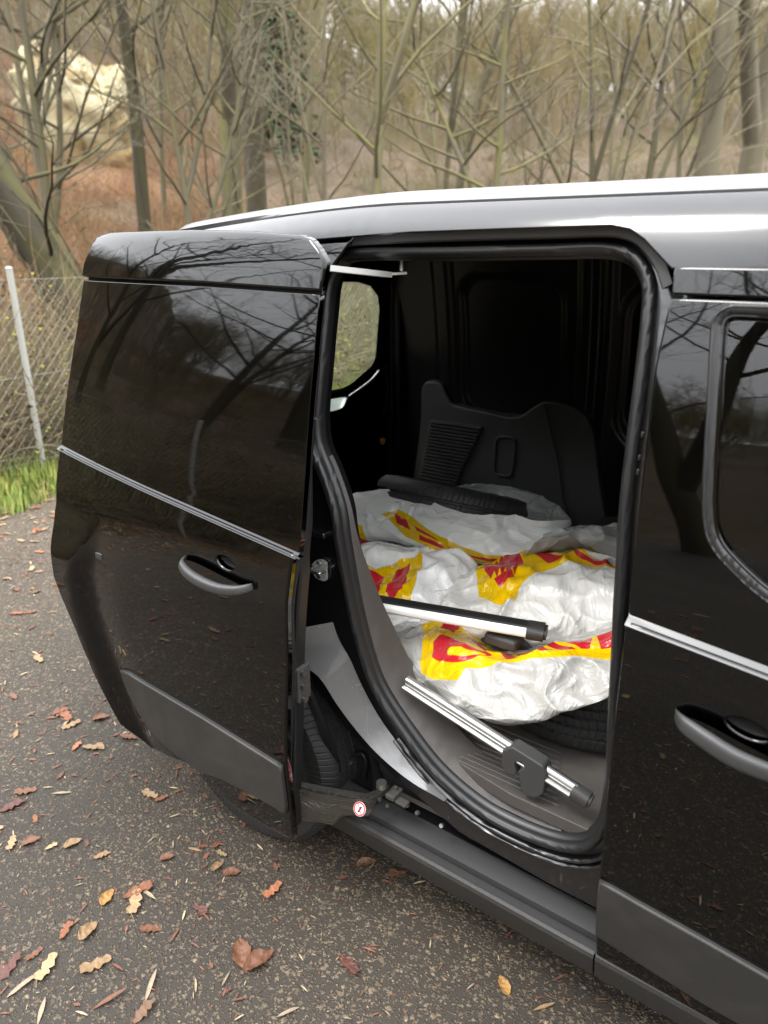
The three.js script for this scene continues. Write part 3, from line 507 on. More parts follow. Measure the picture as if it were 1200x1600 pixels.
// --- lower carrier at the step: toothed guide, grey flap, no-step sticker
{
  const Z = -0.005;
  const a = [[458, 1224], [520, 1236], [572, 1245], [590, 1238], [610, 1220], [603, 1210]].map(([x, y], i) => atY(x, y, 0.318 - 0.0 * i));
  obj('arm_track', sweepFlat(a, 0.02, 0.016), M.grime, van);
  const low = [[460, 1244], [520, 1250], [575, 1254]].map(([x, y]) => atY(x, y, 0.29));
  const fl = [[[460, 1232], [500, 1240], [540, 1246], [574, 1251], [590, 1250]], [[461, 1245], [500, 1252], [535, 1256], [572, 1262], [585, 1258]], [[461, 1262], [500, 1267], [530, 1266], [570, 1276], [580, 1268]], [[462, 1282], [500, 1285], [524, 1287], [535, 1268], [575, 1279]]].map((r, j) => r.map(([x, y], i) => atZ(x, y, lerp(0.075, -0.03, i / 4) - 0.012 * j + (j === 2 ? 0.006 : 0))));
  obj('carrier_flap', smoothSheet(fl, 24, 16, (p, u, v) => p.addScaledVector(V(0, 0.3, 1), 0.004 * nz(u * 7, v * 5))), std([0.13, 0.125, 0.11], 0.38, { metalness: 0.55, bumpMap: tiled(crumpleTex, 0.6), bumpScale: 0.004 }), van);
  const cv = document.createElement('canvas'); cv.width = cv.height = 128; const c = cv.getContext('2d'); c.fillStyle = '#e9e4de'; c.fillRect(0, 0, 128, 128);
  c.fillStyle = '#222'; c.beginPath(); c.moveTo(34, 44); c.lineTo(96, 54); c.lineTo(100, 74); c.lineTo(70, 70); c.lineTo(36, 66); c.fill(); c.strokeStyle = '#c8202a'; c.lineWidth = 13; c.beginPath(); c.arc(64, 64, 55, 0, 7); c.stroke(); c.lineWidth = 9; c.beginPath(); c.moveTo(100, 26); c.lineTo(28, 100); c.stroke();
  const ct = new THREE.CanvasTexture(cv); ct.colorSpace = THREE.SRGBColorSpace; ct.magFilter = THREE.LinearFilter;
  const st = new THREE.CylinderGeometry(0.0185, 0.0185, 0.002, 28); st.rotateX(Math.PI / 2); st.rotateX(-0.5); st.rotateY(-0.15); const sp = atZ(562, 1264, 0.012); st.scale(1, 0.82, 1); st.translate(sp.x, sp.y, sp.z);
  obj('no_step_sticker', st, std([1, 1, 1], 0.45, { map: ct }), van);
  // small brackets and a hose in the wheel house
  for (const [i, [a, c2]] of [[594, 1249], [606, 1259], [636, 1258], [652, 1270], [690, 1290], [548, 1192]].entries()) { const p = atZ(a, c2, i === 5 ? -0.13 : -0.075), k = new THREE.CylinderGeometry(0.0055, 0.006, 0.008, 6); k.rotateX(1.1); k.translate(p.x, p.y, p.z); obj('bolt', k, i % 2 ? M.grime : M.steel, van); }
  { const p = atZ(596, 1226, -0.05), k = new THREE.CylinderGeometry(0.013, 0.013, 0.014, 16); k.translate(p.x, p.y, p.z); obj('track_roller', k, M.alu, van); }
  const b = atZ(612, 1243, -0.06); obj('bracket', [slab(b.x - 0.012, b.x + 0.014, b.y - 0.006, b.y + 0.008, b.z - 0.03, b.z + 0.012), slab(b.x + 0.012, b.x + 0.045, b.y - 0.014, b.y - 0.004, b.z - 0.015, b.z + 0.006), slab(b.x - 0.002, b.x + 0.006, b.y - 0.02, b.y + 0.018, b.z - 0.02, b.z - 0.012)], M.grime, van);
  const hs = [[524, 1190], [548, 1181], [566, 1178], [572, 1190], [568, 1215]].map(([x, y]) => atZ(x, y, -0.14)); obj('hose', tube(hs, 0.005, 6, 24), M.rubber, van);
}
function sweepFlat(P, w, h) {
  const c = new THREE.CatmullRomCurve3(P, false, 'catmullrom', 0.1).getPoints(90), gs = [];
  const rows = c.map((p, i) => { const a = c[Math.max(0, i - 1)], b = c[Math.min(c.length - 1, i + 1)], d = V(b.x - a.x, 0, b.z - a.z).normalize(), s = V(-d.z, 0, d.x), bump = 0.0022 * (i % 3 === 0 ? 1 : -0.4); return [[-w, -h], [-w, 0], [-w * 0.8, 0.003], [w * 0.8, 0.003 + bump], [w, bump], [w + bump, -h]].map(([x, y]) => V(p.x + s.x * x * 0.5, p.y + y, p.z + s.z * x * 0.5)); });
  gs.push(sheet(rows, 0.5));
  for (let i = 4; i < c.length - 4; i += 6) { const p = c[i]; gs.push(box(0.009, h * 1.1, 0.007, p.x, p.y - h * 0.6, p.z + w * 0.55, 0.001)); }
  return merged(gs);
}
// control points in rows to a smooth fine sheet, each point then moved by fn(point, u, v)
function smoothSheet(rows, nu, nv, fn) {
  const cr = rows.map((r) => new THREE.CatmullRomCurve3(r, false, 'catmullrom', 0.5));
  const grid = []; for (let j = 0; j <= nv; j++) grid.push([]);
  for (let i = 0; i <= nu; i++) { const col = new THREE.CatmullRomCurve3(cr.map((c) => c.getPoint(i / nu)), false, 'catmullrom', 0.5); for (let j = 0; j <= nv; j++) grid[j].push(col.getPoint(j / nv)); }
  if (fn) grid.forEach((r, j) => r.forEach((p, i) => fn(p, i / nu, j / nv)));
  return sheet(grid, 0, false, true);
}
// --- quarter panel behind the open door, rear end, far side, underbody
const tyreProfile = (R, W, r0) => { const p = []; const h = W / 2; p.push([r0, -h * 0.72], [r0 + 0.012, -h * 0.86], [lerp(r0, R, 0.45), -h], [lerp(r0, R, 0.8), -h * 0.94], [R - 0.008, -h * 0.8], [R, -h * 0.68]); for (const g of [-0.42, -0.14, 0.14, 0.42]) p.push([R + 0.002, h * g * 1.0 - 0.006], [R - 0.006, h * g - 0.0035], [R - 0.006, h * g + 0.0035], [R + 0.002, h * g + 0.006]); p.push([R, h * 0.68], [R - 0.008, h * 0.8], [lerp(r0, R, 0.8), h * 0.94], [lerp(r0, R, 0.45), h], [r0 + 0.012, h * 0.86], [r0, h * 0.72], [r0 - 0.004, 0], [r0, -h * 0.72]); return p; };
const sipeTex = tex(512, 128, (i, j, u, v) => { const s = (i + 14 * Math.sin(v * 12)) % 24; return s < 4 ? 40 : 200; });
function tyreGeo(R, W, r0, seg = 72) { // axis along y
  const pr = tyreProfile(R, W, r0); const g = new THREE.LatheGeometry(pr.map(([r, y]) => new THREE.Vector2(r, y)), seg); return toCreasedNormals(plain(g), 0.6);
}
M.tread = std([0.02, 0.0195, 0.019], 0.6, { bumpMap: tiled(sipeTex, 5, 1), bumpScale: 0.003 });
{
  const q = [[-0.95, 1.72], [-1.3, 1.69], [-1.95, 1.58], [-1.97, 0.5], [-1.93, 0.34]]; for (let i = 0; i <= 14; i++) { const a = -0.05 + i / 14 * 2.16; q.push([-1.3 - 0.385 * Math.cos(a), 0.33 + 0.385 * Math.sin(a)]); }
  q.push([-1.1, 0.9], [-1.1, 1.2], [-1.1, 1.5]);
  obj('quarter_panel', panel(q, (x, y) => bodyS(x, y) - 0.014, { t: 0.012, b: 0.004 }), M.paint, van);
  obj('rear_bumper', slab(-2.05, -1.93, 0.28, 0.55, -0.06, -1.76, 0.03), M.plastic, van);
  obj('underbody', slab(-1.9, 0.9, 0.2, 0.44, -0.16, -1.72, 0.02), M.gap, van);
  obj('wheel_house', (() => { const r = []; for (let i = 0; i <= 16; i++) { const a = -0.15 + i / 16 * 3.4; r.push([V(-1.3 - 0.42 * Math.cos(a), 0.33 + 0.42 * Math.sin(a), -0.1), V(-1.3 - 0.42 * Math.cos(a), 0.33 + 0.42 * Math.sin(a), -0.42)]); } return sheet(r, 0.4); })(), M.gap, van);
  const t = new THREE.Group(); t.name = 'rear_wheel'; van.add(t);
  const wp = V(-1.295, 0.312, -0.13); const g = tyreGeo(0.315, 0.2, 0.205); g.rotateX(Math.PI / 2); g.translate(wp.x, wp.y, wp.z); obj('tyre', g, M.tread, t);
  const d = new THREE.LatheGeometry([[0.03, 0.04], [0.09, 0.045], [0.13, 0.03], [0.17, 0.055], [0.19, 0.065], [0.206, 0.075], [0.206, -0.075]].map(([a, b]) => new THREE.Vector2(a, b)), 40); d.rotateX(Math.PI / 2); d.translate(wp.x, wp.y, wp.z); obj('rim', d, std([0.25, 0.25, 0.25], 0.45, { metalness: 0.8 }), t);
}
// --- load space
const FY = 0.525;
{
  const floorPoly = [[-1.9, -1.62], [-0.1, -1.62], [-0.1, -0.1], [-0.5, -0.1], [-0.75, -0.14], [-0.95, -0.16], [-1.2, -0.14], [-1.9, -0.14]];
  const fz = (x, z) => { const r = sstep(-0.28, -0.2, z) * sstep(-1.0, -0.85, x) * sstep(-0.3, -0.42, x); return FY - 0.012 * sstep(-0.34, -0.2, z) * sstep(-0.95, -0.7, x); };
  const g = panel(floorPoly.map(([x, z]) => [x, -z]), (x, z) => fz(x, -z), { t: 0.03, b: 0.003, max: 0.04 }); g.rotateX(-Math.PI / 2); // (x, y, z) -> (x, z, -y)
  const ribs = []; for (let k = 0; k < 11; k++) { const z = -0.125 - 0.0155 * k; const pts = []; for (let i = 0; i <= 24; i++) { const s = i / 24, x = lerp(-0.86 - 0.004 * k, -0.40 - 0.006 * k, s); const zz = z - 0.07 * Math.pow(clamp(1 - s * 2.2), 2) - 0.0; pts.push(V(x, fz(x, zz) + 0.0015, zz)); } ribs.push(tube(pts, 0.0032, 5, 40)); }
  const fl = obj('cargo_floor', g, M.taupe, van); obj('floor_rib', ribs, M.taupe, fl, { kind: 'stuff' });
  // far wall: pressed sheet metal with two blind window pressings
  const wz = (x, y) => { // depth as seen from inside
    const base = -1.665 + 0.11 * Math.pow(clamp((y - 1.0) / 0.7), 1.8);
    const rr = (cx, cy, hw, hh, r, s) => { const dx = Math.max(Math.abs(x - cx) - hw + r, 0), dy = Math.max(Math.abs(y - cy) - hh + r, 0), d = Math.hypot(dx, dy) - r; return sstep(s, -s, d); };
    return base - 0.022 * rr(-1.31, 1.25, 0.225, 0.29, 0.1, 0.012) + 0.018 * rr(-0.985, 1.2, 0.03, 0.5, 0.03, 0.01) + 0.010 * rr(-0.90, 1.2, 0.018, 0.5, 0.02, 0.008) - 0.02 * rr(-0.62, 1.22, 0.19, 0.27, 0.1, 0.012) - 0.012 * rr(-0.62, 1.22, 0.235, 0.315, 0.13, 0.008) + 0.016 * rr(-1.62, 1.2, 0.04, 0.45, 0.03, 0.012);
  };
{ const rows = []; for (let j = 0; j <= 110; j++) { const y = lerp(0.4, 1.7, j / 110), r = []; for (let i = 0; i <= 150; i++) { const x = lerp(-1.92, -0.1, i / 150); r.push(V(x, y, wz(x, y))); } rows.push(r); } obj('far_wall', sheet(rows), M.inner, van); }
  obj('headliner', slab(-1.92, -0.08, 1.655, 1.675, -0.24, -1.6, 0.004), M.trim, van);
  // moulded trim with grille and pocket
  const T = (list) => list.map(([a, b]) => { const p = atZ(a, b, -1.62); return [p.x, p.y]; });
  const tr = obj('wall_trim', panel(spline2(T([[664, 602], [686, 603], [694, 618], [704, 634], [722, 640], [760, 648], [797, 656], [815, 653], [835, 640], [852, 632], [880, 636], [906, 648], [920, 670], [932, 740], [945, 800], [960, 860], [900, 900], [800, 880], [700, 860], [648, 830], [654, 740], [660, 650]]), 140), (x, y) => -1.62 + 0.03 * sstep(0.9, 0.6, y), { t: 0.04, b: 0.012, max: 0.03 }), M.trim, van);
  for (let k = 0; k < 19; k++) { const t = k / 18, a = T([[lerp(674, 662, t), lerp(657, 746, t)]])[0], b = T([[lerp(754, 716, t), lerp(668, 757, t)]])[0]; obj('slat', rod(V(a[0], a[1], -1.612 + 0.03 * sstep(0.9, 0.6, a[1])), V(b[0], b[1], -1.612 + 0.03 * sstep(0.9, 0.6, b[1])), [[-0.008, -0.0045], [0.012, -0.0035], [0.012, 0.002], [-0.008, 0.0045]]), M.slat, tr); }
  const pk = rounded(T([[776, 682], [806, 683], [803, 743], [775, 739]]), 0.03).map(([x, y]) => V(x, y, -1.615 + 0.03 * sstep(0.9, 0.6, y))); obj('pocket', tube(pk, 0.006, 6, 90, true), M.trim, tr);
  const edge = T([[852, 632], [862, 680], [875, 730], [884, 780], [900, 820]]).map(([x, y]) => V(x, y, -1.612 + 0.03 * sstep(0.9, 0.6, y))); obj('trim_crease', tube(edge, 0.006, 6, 40), M.trim, tr);
  // near side wheel box, bulkhead, rear wall with the door window
  obj('wheel_box', slab(-1.85, -1.08, FY, 0.78, -0.12, -0.3, 0.05), M.trim, van);
  obj('bulkhead', slab(-0.1, -0.07, 0.4, 1.68, -0.2, -1.66, 0.004), M.inner, van);
  const WX = -1.9; const R = (list) => list.map(([a, b]) => { const p = atX(a, b, WX); return [p.z, p.y]; });
  const win = R([[520, 439], [562, 440], [582, 446], [594, 462], [597, 482], [590, 568], [547, 606], [493, 617]]); const wl = [[win[0][0] + 0.32, win[0][1] + 0.0], [win[0][0] + 0.34, win[7][1] + 0.02]];
  const hole = rounded([[wl[0][0], wl[0][1], 0.06], [...win[0], 0.0], [...win[1], 0], [...win[2], 0], [...win[3], 0], [...win[4], 0.02], [...win[5], 0.05], [...win[6], 0.05], [...win[7], 0], [wl[1][0], wl[1][1], 0.06]], 0.03);
  const toX = (g) => { const P = g.attributes.position, N = g.attributes.normal; for (let i = 0; i < P.count; i++) { const a = P.getX(i), z = P.getZ(i); P.setXYZ(i, z, P.getY(i), a); const na = N.getX(i), nzz = N.getZ(i); N.setXYZ(i, nzz, N.getY(i), na); } return g; };
  const rw = (x) => (a, b) => x;
  const rd = obj('rear_door', [toX(panel([[-1.75, 0.42], [-0.2, 0.42], [-0.22, 1.2], [-0.32, 1.66], [-1.6, 1.66], [-1.72, 1.2]], rw(WX), { holes: [hole], t: 0.012, b: 0.003, max: 0.06 })), slab(-1.93, -1.87, 0.45, 1.6, -1.60, -1.68, 0.02)], M.inner, van);
  obj('window_pane', toX(panel(hole, rw(WX - 0.012), { t: 0.004, b: 0.001, max: 0.2 })), M.glass, rd);
  obj('window_rubber', toX(sweep(hole.map(([a, b]) => V(a, b, WX)), [[0.022, 0.0], [0.02, 0.006], [0.006, 0.007], [-0.001, 0.004], [-0.001, -0.014]], { closed: true, flip: area2(hole) > 0 ? -1 : 1 })), M.rubber, rd);
  // sill under the glass, sky reflection painted in pale mint, and a yellow plug
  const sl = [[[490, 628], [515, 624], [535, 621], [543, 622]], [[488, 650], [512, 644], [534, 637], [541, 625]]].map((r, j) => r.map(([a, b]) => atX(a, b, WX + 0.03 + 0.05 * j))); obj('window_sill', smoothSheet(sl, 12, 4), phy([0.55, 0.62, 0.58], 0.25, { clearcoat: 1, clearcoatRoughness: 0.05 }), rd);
  const sm = [[545, 620], [562, 608], [580, 594], [592, 580]].map(([a, b]) => atX(a, b, WX + 0.03)); obj('sill_lip', tube(sm, 0.006, 6, 24), M.alu, rd);
  const yp = atX(598, 689, WX + 0.006); const yg = new THREE.CylinderGeometry(0.016, 0.016, 0.01, 18); yg.rotateZ(Math.PI / 2); yg.translate(yp.x, yp.y, yp.z); obj('yellow_plug', yg, std([0.55, 0.3, 0.03], 0.5), rd);
  const cb = [[602, 572], [606, 600], [602, 640], [596, 648], [612, 662]].map(([a, b]) => atX(a, b, WX + 0.03)); obj('cable', tube(cb, 0.004, 6, 40), M.rubber, rd);
  obj('rear_pillar', slab(-1.9, -1.84, 0.5, 1.62, -1.61, -1.69, 0.02), M.inner, van);
  // near side inner wall behind the opening
  obj('side_wall', slab(-1.9, -1.24, 0.9, 1.66, -0.16, -0.19, 0.006), M.inner, van);
  // cab: seat and far side window
  const seat = new THREE.Group(); seat.name = 'cab_seat'; van.add(seat);
  const sb = (x0, x1, y0, y1, z0, z1) => slab(x0, x1, y0, y1, z0, z1, 0.06);
  obj('seat_base', sb(0.25, 0.75, 0.6, 0.78, -0.2, -0.72), M.trim, seat); obj('seat_back', sb(0.06, 0.24, 0.75, 1.36, -0.2, -0.72), M.trim, seat); obj('headrest', sb(0.02, 0.14, 1.4, 1.6, -0.34, -0.58), M.trim, seat);
  obj('cab_floor', slab(-0.07, 0.95, 0.4, 0.45, -0.1, -1.7), M.trim, van);
}

// ---------------------------------------------------------------- wheels in printed bags, roof bars
function bagPrint(draw, base = '#f2f1ee') {
  const W = 1024, H = 512, cv = document.createElement('canvas'); cv.width = W; cv.height = H; const c = cv.getContext('2d');
  c.fillStyle = base; c.fillRect(0, 0, W, H);
  const poly = (col, pts) => { c.fillStyle = col; c.beginPath(); pts.forEach(([u, v], i) => (i ? c.lineTo(u * W, (1 - v) * H) : c.moveTo(u * W, (1 - v) * H))); c.closePath(); c.fill(); };
  draw((pts) => poly('#e3b806', pts), (pts) => poly('#bb2530', pts), (pts) => poly('#e4e2dd', pts));
  const t = new THREE.CanvasTexture(cv); t.colorSpace = THREE.SRGBColorSpace; t.magFilter = THREE.LinearFilter; return t;
}
const bagMat = (map, o = {}) => phy([1, 1, 1], 0.2, { map, transmission: 0.1, thickness: 0, ior: 1.5, bumpMap: tiled(crumpleTex, 1.3, 0.8), bumpScale: 0.0032, ...o });
const fold = (p, u, v, s, amp, dir) => {
  const w = 0.09 * nz(p.x * 9 + s, p.y * 9, p.z * 9), q = 2 * Math.pow(1 - Math.min(1, Math.abs(nz(p.x * 7 + w * 9 + s, p.y * 6 + 2, p.z * 7)) * 1.8), 1.7) - 0.6, q2 = 2 * Math.pow(1 - Math.min(1, Math.abs(nz(p.x * 17 + s * 2 + w * 8, p.y * 22, p.z * 15 + 3)) * 1.8), 1.8) - 0.5, q3 = nz(p.x * 42, p.y * 42 + s, p.z * 42);
  return p.addScaledVector(dir, amp * (1.0 * q + 0.36 * q2 + 0.05 * q3));
};
const BUL = V(0.1, 0.75, 0.6).normalize();
function bag(name, label, rows, map, seed, o = {}) {
  const g = thing(name, label, 'plastic bag', [0, 0, 0], undefined);
  const pts = rows.map((r) => r.map(([a, b, y]) => atY(a, b, y)));
  const c = pts.flat().reduce((s, p) => s.add(p), V(0, 0, 0)).multiplyScalar(1 / pts.flat().length); g.position.set(c.x, FY, c.z);
  obj('bag_sheet', smoothSheet(pts, o.nu || 130, o.nv || 80, (p, u, v) => fold(p, u, v, seed, (o.amp ?? 0.012) * 1.15, BUL)), bagMat(map, o.mat), g);
  return g;
}
const stripes = (R, list) => list.forEach((s) => R(s));
// front bag over the tyre by the step
bag('tyre_bag', 'front white bag with broad yellow and red print draped over a tyre by the step', [
  [[628, 992, 0.61], [690, 968, 0.63], [765, 1003, 0.63], [825, 1008, 0.66], [878, 998, 0.7], [965, 984, 0.72]],
  [[626, 1004, 0.675], [690, 980, 0.728], [765, 1012, 0.715], [820, 1017, 0.735], [875, 1007, 0.76], [965, 991, 0.785]],
  [[628, 1030, 0.665], [680, 1050, 0.705], [740, 1046, 0.722], [800, 1038, 0.738], [870, 1032, 0.757], [965, 1032, 0.772]],
  [[630, 1050, 0.645], [690, 1082, 0.672], [750, 1092, 0.68], [810, 1090, 0.695], [870, 1078, 0.722], [965, 1062, 0.75]],
  [[650, 1072, 0.625], [700, 1106, 0.632], [770, 1130, 0.632], [820, 1131, 0.645], [880, 1116, 0.685], [965, 1088, 0.725]],
  [[660, 1100, 0.585], [705, 1116, 0.6], [770, 1122, 0.59], [820, 1122, 0.6], [880, 1106, 0.64], [965, 1080, 0.67]],
], bagPrint((Y, R, Wt) => {
  Y([[0.11, 0.08], [0.12, 0.44], [0.2, 0.48], [0.31, 0.46], [0.36, 0.38], [0.5, 0.4], [0.7, 0.4], [1, 0.4], [1, 0.17], [0.75, 0.19], [0.55, 0.2], [0.45, 0.23], [0.4, 0.18], [0.3, 0.08]]);
  R([[0.17, 0.27], [0.18, 0.34], [0.25, 0.36], [0.36, 0.33], [0.44, 0.29], [0.44, 0.27], [0.3, 0.25], [0.2, 0.24]]); Y([[0.26, 0.33], [0.42, 0.3], [0.42, 0.285], [0.3, 0.285], [0.25, 0.305]]);
  R([[0.19, 0.2], [0.24, 0.1], [0.28, 0.12], [0.25, 0.21]]); R([[0.3, 0.2], [0.4, 0.25], [0.38, 0.22], [0.32, 0.17]]);
  for (let k = 0; k < 4; k++) R([[0.47 + k * 0.085, 0.235 - k * 0.012], [0.56 + k * 0.085, 0.345 - k * 0.01], [0.61 + k * 0.085, 0.335 - k * 0.012], [0.52 + k * 0.085, 0.22 - k * 0.01]]); R([[0.82, 0.19], [0.88, 0.29], [0.91, 0.29], [0.915, 0.18]]); R([[0.93, 0.17], [0.945, 0.3], [1, 0.3], [1, 0.17]]);
}, '#b0aea9'), 3.1, { amp: 0.013 });
bag('tyre_bag', 'large white bag with yellow and red band in the middle right of the load space', [
  [[690, 915, 0.64], [765, 884, 0.7], [800, 863, 0.72], [860, 860, 0.73], [905, 857, 0.73], [965, 872, 0.74]],
  [[690, 918, 0.72], [760, 890, 0.765], [800, 869, 0.78], [860, 865, 0.79], [905, 863, 0.79], [965, 878, 0.8]],
  [[665, 934, 0.72], [755, 925, 0.76], [800, 922, 0.775], [845, 905, 0.79], [900, 893, 0.8], [965, 898, 0.81]],
  [[652, 952, 0.7], [740, 957, 0.74], [800, 960, 0.755], [860, 953, 0.77], [910, 940, 0.785], [965, 948, 0.79]],
  [[645, 985, 0.66], [740, 998, 0.68], [810, 1004, 0.69], [870, 1003, 0.7], [920, 996, 0.71], [965, 995, 0.72]],
  [[645, 1000, 0.57], [740, 1015, 0.58], [810, 1022, 0.6], [870, 1020, 0.61], [920, 1010, 0.62], [965, 1005, 0.64]],
], bagPrint((Y, R, Wt) => {
  Y([[0.14, 0.1], [0.18, 0.42], [0.28, 0.5], [0.42, 0.5], [0.48, 0.4], [0.62, 0.34], [0.8, 0.32], [1, 0.37], [1, 0.27], [0.8, 0.2], [0.62, 0.24], [0.55, 0.12], [0.3, 0.05]]);
  for (let k = 0; k < 5; k++) R([[0.19 + k * 0.05, 0.16 + k * 0.005], [0.22 + k * 0.05, 0.14], [0.27 + k * 0.05, 0.27], [0.24 + k * 0.045, 0.33], [0.2 + k * 0.05, 0.25]]);
  R([[0.26, 0.33], [0.4, 0.3], [0.42, 0.34], [0.3, 0.38]]); R([[0.5, 0.2], [0.62, 0.3], [0.72, 0.28], [0.6, 0.22]]); R([[0.74, 0.22], [0.9, 0.32], [1, 0.33], [1, 0.3], [0.86, 0.24]]);
}, '#d9d7d2'), 8.4, { amp: 0.015 });
bag('tyre_bag', 'creamy white plastic bag with yellow and red patch at the left of the load space', [
  [[524, 864, 0.66], [590, 851, 0.69], [640, 858, 0.7], [700, 853, 0.7], [735, 866, 0.68], [758, 894, 0.64]],
  [[526, 873, 0.74], [590, 860, 0.76], [640, 868, 0.77], [700, 862, 0.78], [735, 875, 0.76], [757, 900, 0.71]],
  [[530, 925, 0.72], [590, 930, 0.742], [640, 925, 0.75], [690, 925, 0.745], [730, 917, 0.725], [756, 914, 0.68]],
  [[545, 965, 0.69], [595, 974, 0.695], [640, 970, 0.695], [690, 966, 0.695], [725, 945, 0.69], [752, 926, 0.66]],
  [[570, 992, 0.64], [600, 1002, 0.63], [640, 998, 0.63], [690, 985, 0.63], [725, 960, 0.62], [750, 936, 0.61]],
], bagPrint((Y, R, Wt) => { Y([[0.04, 0.28], [0.08, 0.66], [0.3, 0.66], [0.42, 0.6], [0.48, 0.26], [0.34, 0.3], [0.2, 0.38]]); R([[0.1, 0.36], [0.24, 0.41], [0.22, 0.5], [0.14, 0.44]]); R([[0.26, 0.5], [0.3, 0.38], [0.4, 0.31], [0.37, 0.5], [0.29, 0.56]]); Y([[0.1, 0.93], [0.3, 0.9], [0.3, 1], [0.1, 1]]); Y([[0.45, 0.02], [0.8, 0.02], [0.72, 0.16], [0.5, 0.18]]); R([[0.5, 0.1], [0.62, 0.04], [0.72, 0.04], [0.6, 0.14]]); }), 14.2, { amp: 0.014 });
{
  const g = bag('tyre_bag', 'thin greyish white plastic bag open at the top with the tilted tyre inside', [
    [[545, 776, 0.85], [600, 764, 0.865], [640, 769, 0.868], [690, 790, 0.868], [740, 804, 0.868], [800, 806, 0.868], [850, 814, 0.872], [890, 811, 0.88]],
    [[541, 800, 0.80], [600, 802, 0.815], [640, 815, 0.815], [690, 832, 0.815], [740, 842, 0.812], [800, 840, 0.815], [855, 834, 0.83], [892, 815, 0.865]],
    [[540, 835, 0.745], [600, 838, 0.76], [640, 848, 0.765], [690, 864, 0.755], [740, 874, 0.75], [800, 878, 0.755], [852, 866, 0.775], [893, 820, 0.84]],
    [[545, 866, 0.67], [600, 850, 0.69], [640, 858, 0.69], [690, 873, 0.68], [740, 886, 0.68], [800, 888, 0.68], [850, 874, 0.70], [890, 826, 0.78]],
  ], bagPrint((Y, R, Wt) => { Y([[0.13, 0.34], [0.2, 0.26], [0.28, 0.25], [0.36, 0.34], [0.48, 0.42], [0.62, 0.55], [0.74, 0.62], [0.82, 0.64], [0.82, 0.73], [0.62, 0.72], [0.48, 0.66], [0.36, 0.62], [0.26, 0.56], [0.17, 0.42]]); R([[0.2, 0.31], [0.27, 0.33], [0.29, 0.44], [0.21, 0.42]]); R([[0.33, 0.46], [0.43, 0.5], [0.45, 0.57], [0.33, 0.54]]); R([[0.44, 0.5], [0.6, 0.6], [0.8, 0.68], [0.62, 0.66]]); R([[0.3, 0.36], [0.4, 0.43], [0.42, 0.46], [0.32, 0.42]]); Y([[0, 0.5], [0.06, 0.52], [0.08, 0.85], [0, 0.7]]); R([[0, 0.68], [0.05, 0.7], [0.1, 0.9], [0.02, 0.82]]); }, '#f2f1ee'), 21.7, { amp: 0.0065, mat: { transmission: 0.3, color: RGB(0.86, 0.88, 0.87), roughness: 0.24 } });
  const bk = [[[690, 764, 0.84], [740, 759, 0.85], [790, 762, 0.855], [835, 773, 0.86], [868, 789, 0.87], [893, 810, 0.875]], [[695, 776, 0.80], [745, 778, 0.81], [795, 784, 0.82], [838, 795, 0.84], [870, 803, 0.86], [893, 812, 0.872]], [[700, 805, 0.74], [750, 810, 0.75], [800, 815, 0.77], [842, 817, 0.80], [872, 816, 0.84], [892, 814, 0.868]]].map((r) => r.map(([a, b, y]) => atY(a, b, y)));
  obj('bag_back', smoothSheet(bk, 90, 36, (p, u, v) => fold(p, u, v, 5.5, 0.009, BUL)), phy([0.6, 0.63, 0.62], 0.26, { transmission: 0.55, thickness: 0, bumpMap: tiled(crumpleTex, 1.6, 0.7), bumpScale: 0.009 }), g);
}
bag('tyre_bag', 'crumpled clear grey plastic bag in the far right corner of the load space', [
  [[812, 868, 0.75], [842, 842, 0.80], [888, 828, 0.83], [965, 822, 0.85]], [[816, 868, 0.79], [846, 844, 0.835], [892, 832, 0.85], [965, 828, 0.865]],
  [[824, 872, 0.785], [852, 856, 0.82], [900, 846, 0.835], [965, 852, 0.84]], [[830, 878, 0.74], [858, 868, 0.77], [905, 862, 0.78], [965, 878, 0.78]],
], bagPrint((Y, R, Wt) => { Y([[0.0, 0.86], [0.3, 0.8], [0.9, 0.92], [1, 1], [0, 1]]); R([[0.1, 0.86], [0.4, 0.86], [0.7, 0.95], [0.3, 0.95]]); }), 31.3, { amp: 0.013, nu: 80, nv: 60, mat: { transmission: 0.5, color: RGB(0.62, 0.63, 0.63) } });
// the tyres themselves
function tyreThing(label, c, n, R = 0.305, W = 0.195) {
  const t = thing('tyre', label, 'tyre', c); const q = new THREE.Quaternion().setFromUnitVectors(V(0, 1, 0), n.clone().normalize());
  const g = tyreGeo(R, W, 0.195, 84); g.applyQuaternion(q); g.translate(...c); obj('carcass', g, M.tread, t); return t;
}
tyreThing('black tyre lying flat by the step under the front bag', [-0.5, FY + 0.1, -0.575], V(0, 1, 0));
tyreThing('black tyre lying at the back inside the middle right bag', [-0.52, FY + 0.1, -1.2], V(0.02, 1, 0));
tyreThing('black tyre lying inside the creamy bag at the left', [-1.2, FY + 0.1, -0.66], V(-0.03, 1, 0.02));
{
  const P = atY(736, 768, 0.908), d = sight(738, 782).normalize(), r = AX.clone().multiplyScalar(Math.cos(0.2)).addScaledVector(AY, -Math.sin(0.2));
  let n = r.clone().cross(d).normalize(); const dd = n.clone().cross(r).normalize(); if (dd.dot(d) < 0) dd.negate();
  const c = P.clone().addScaledVector(dd, 0.3).addScaledVector(n, -0.09);
  tyreThing('black tyre tilted up out of the open grey bag at the back', [c.x, c.y, c.z], n);
}
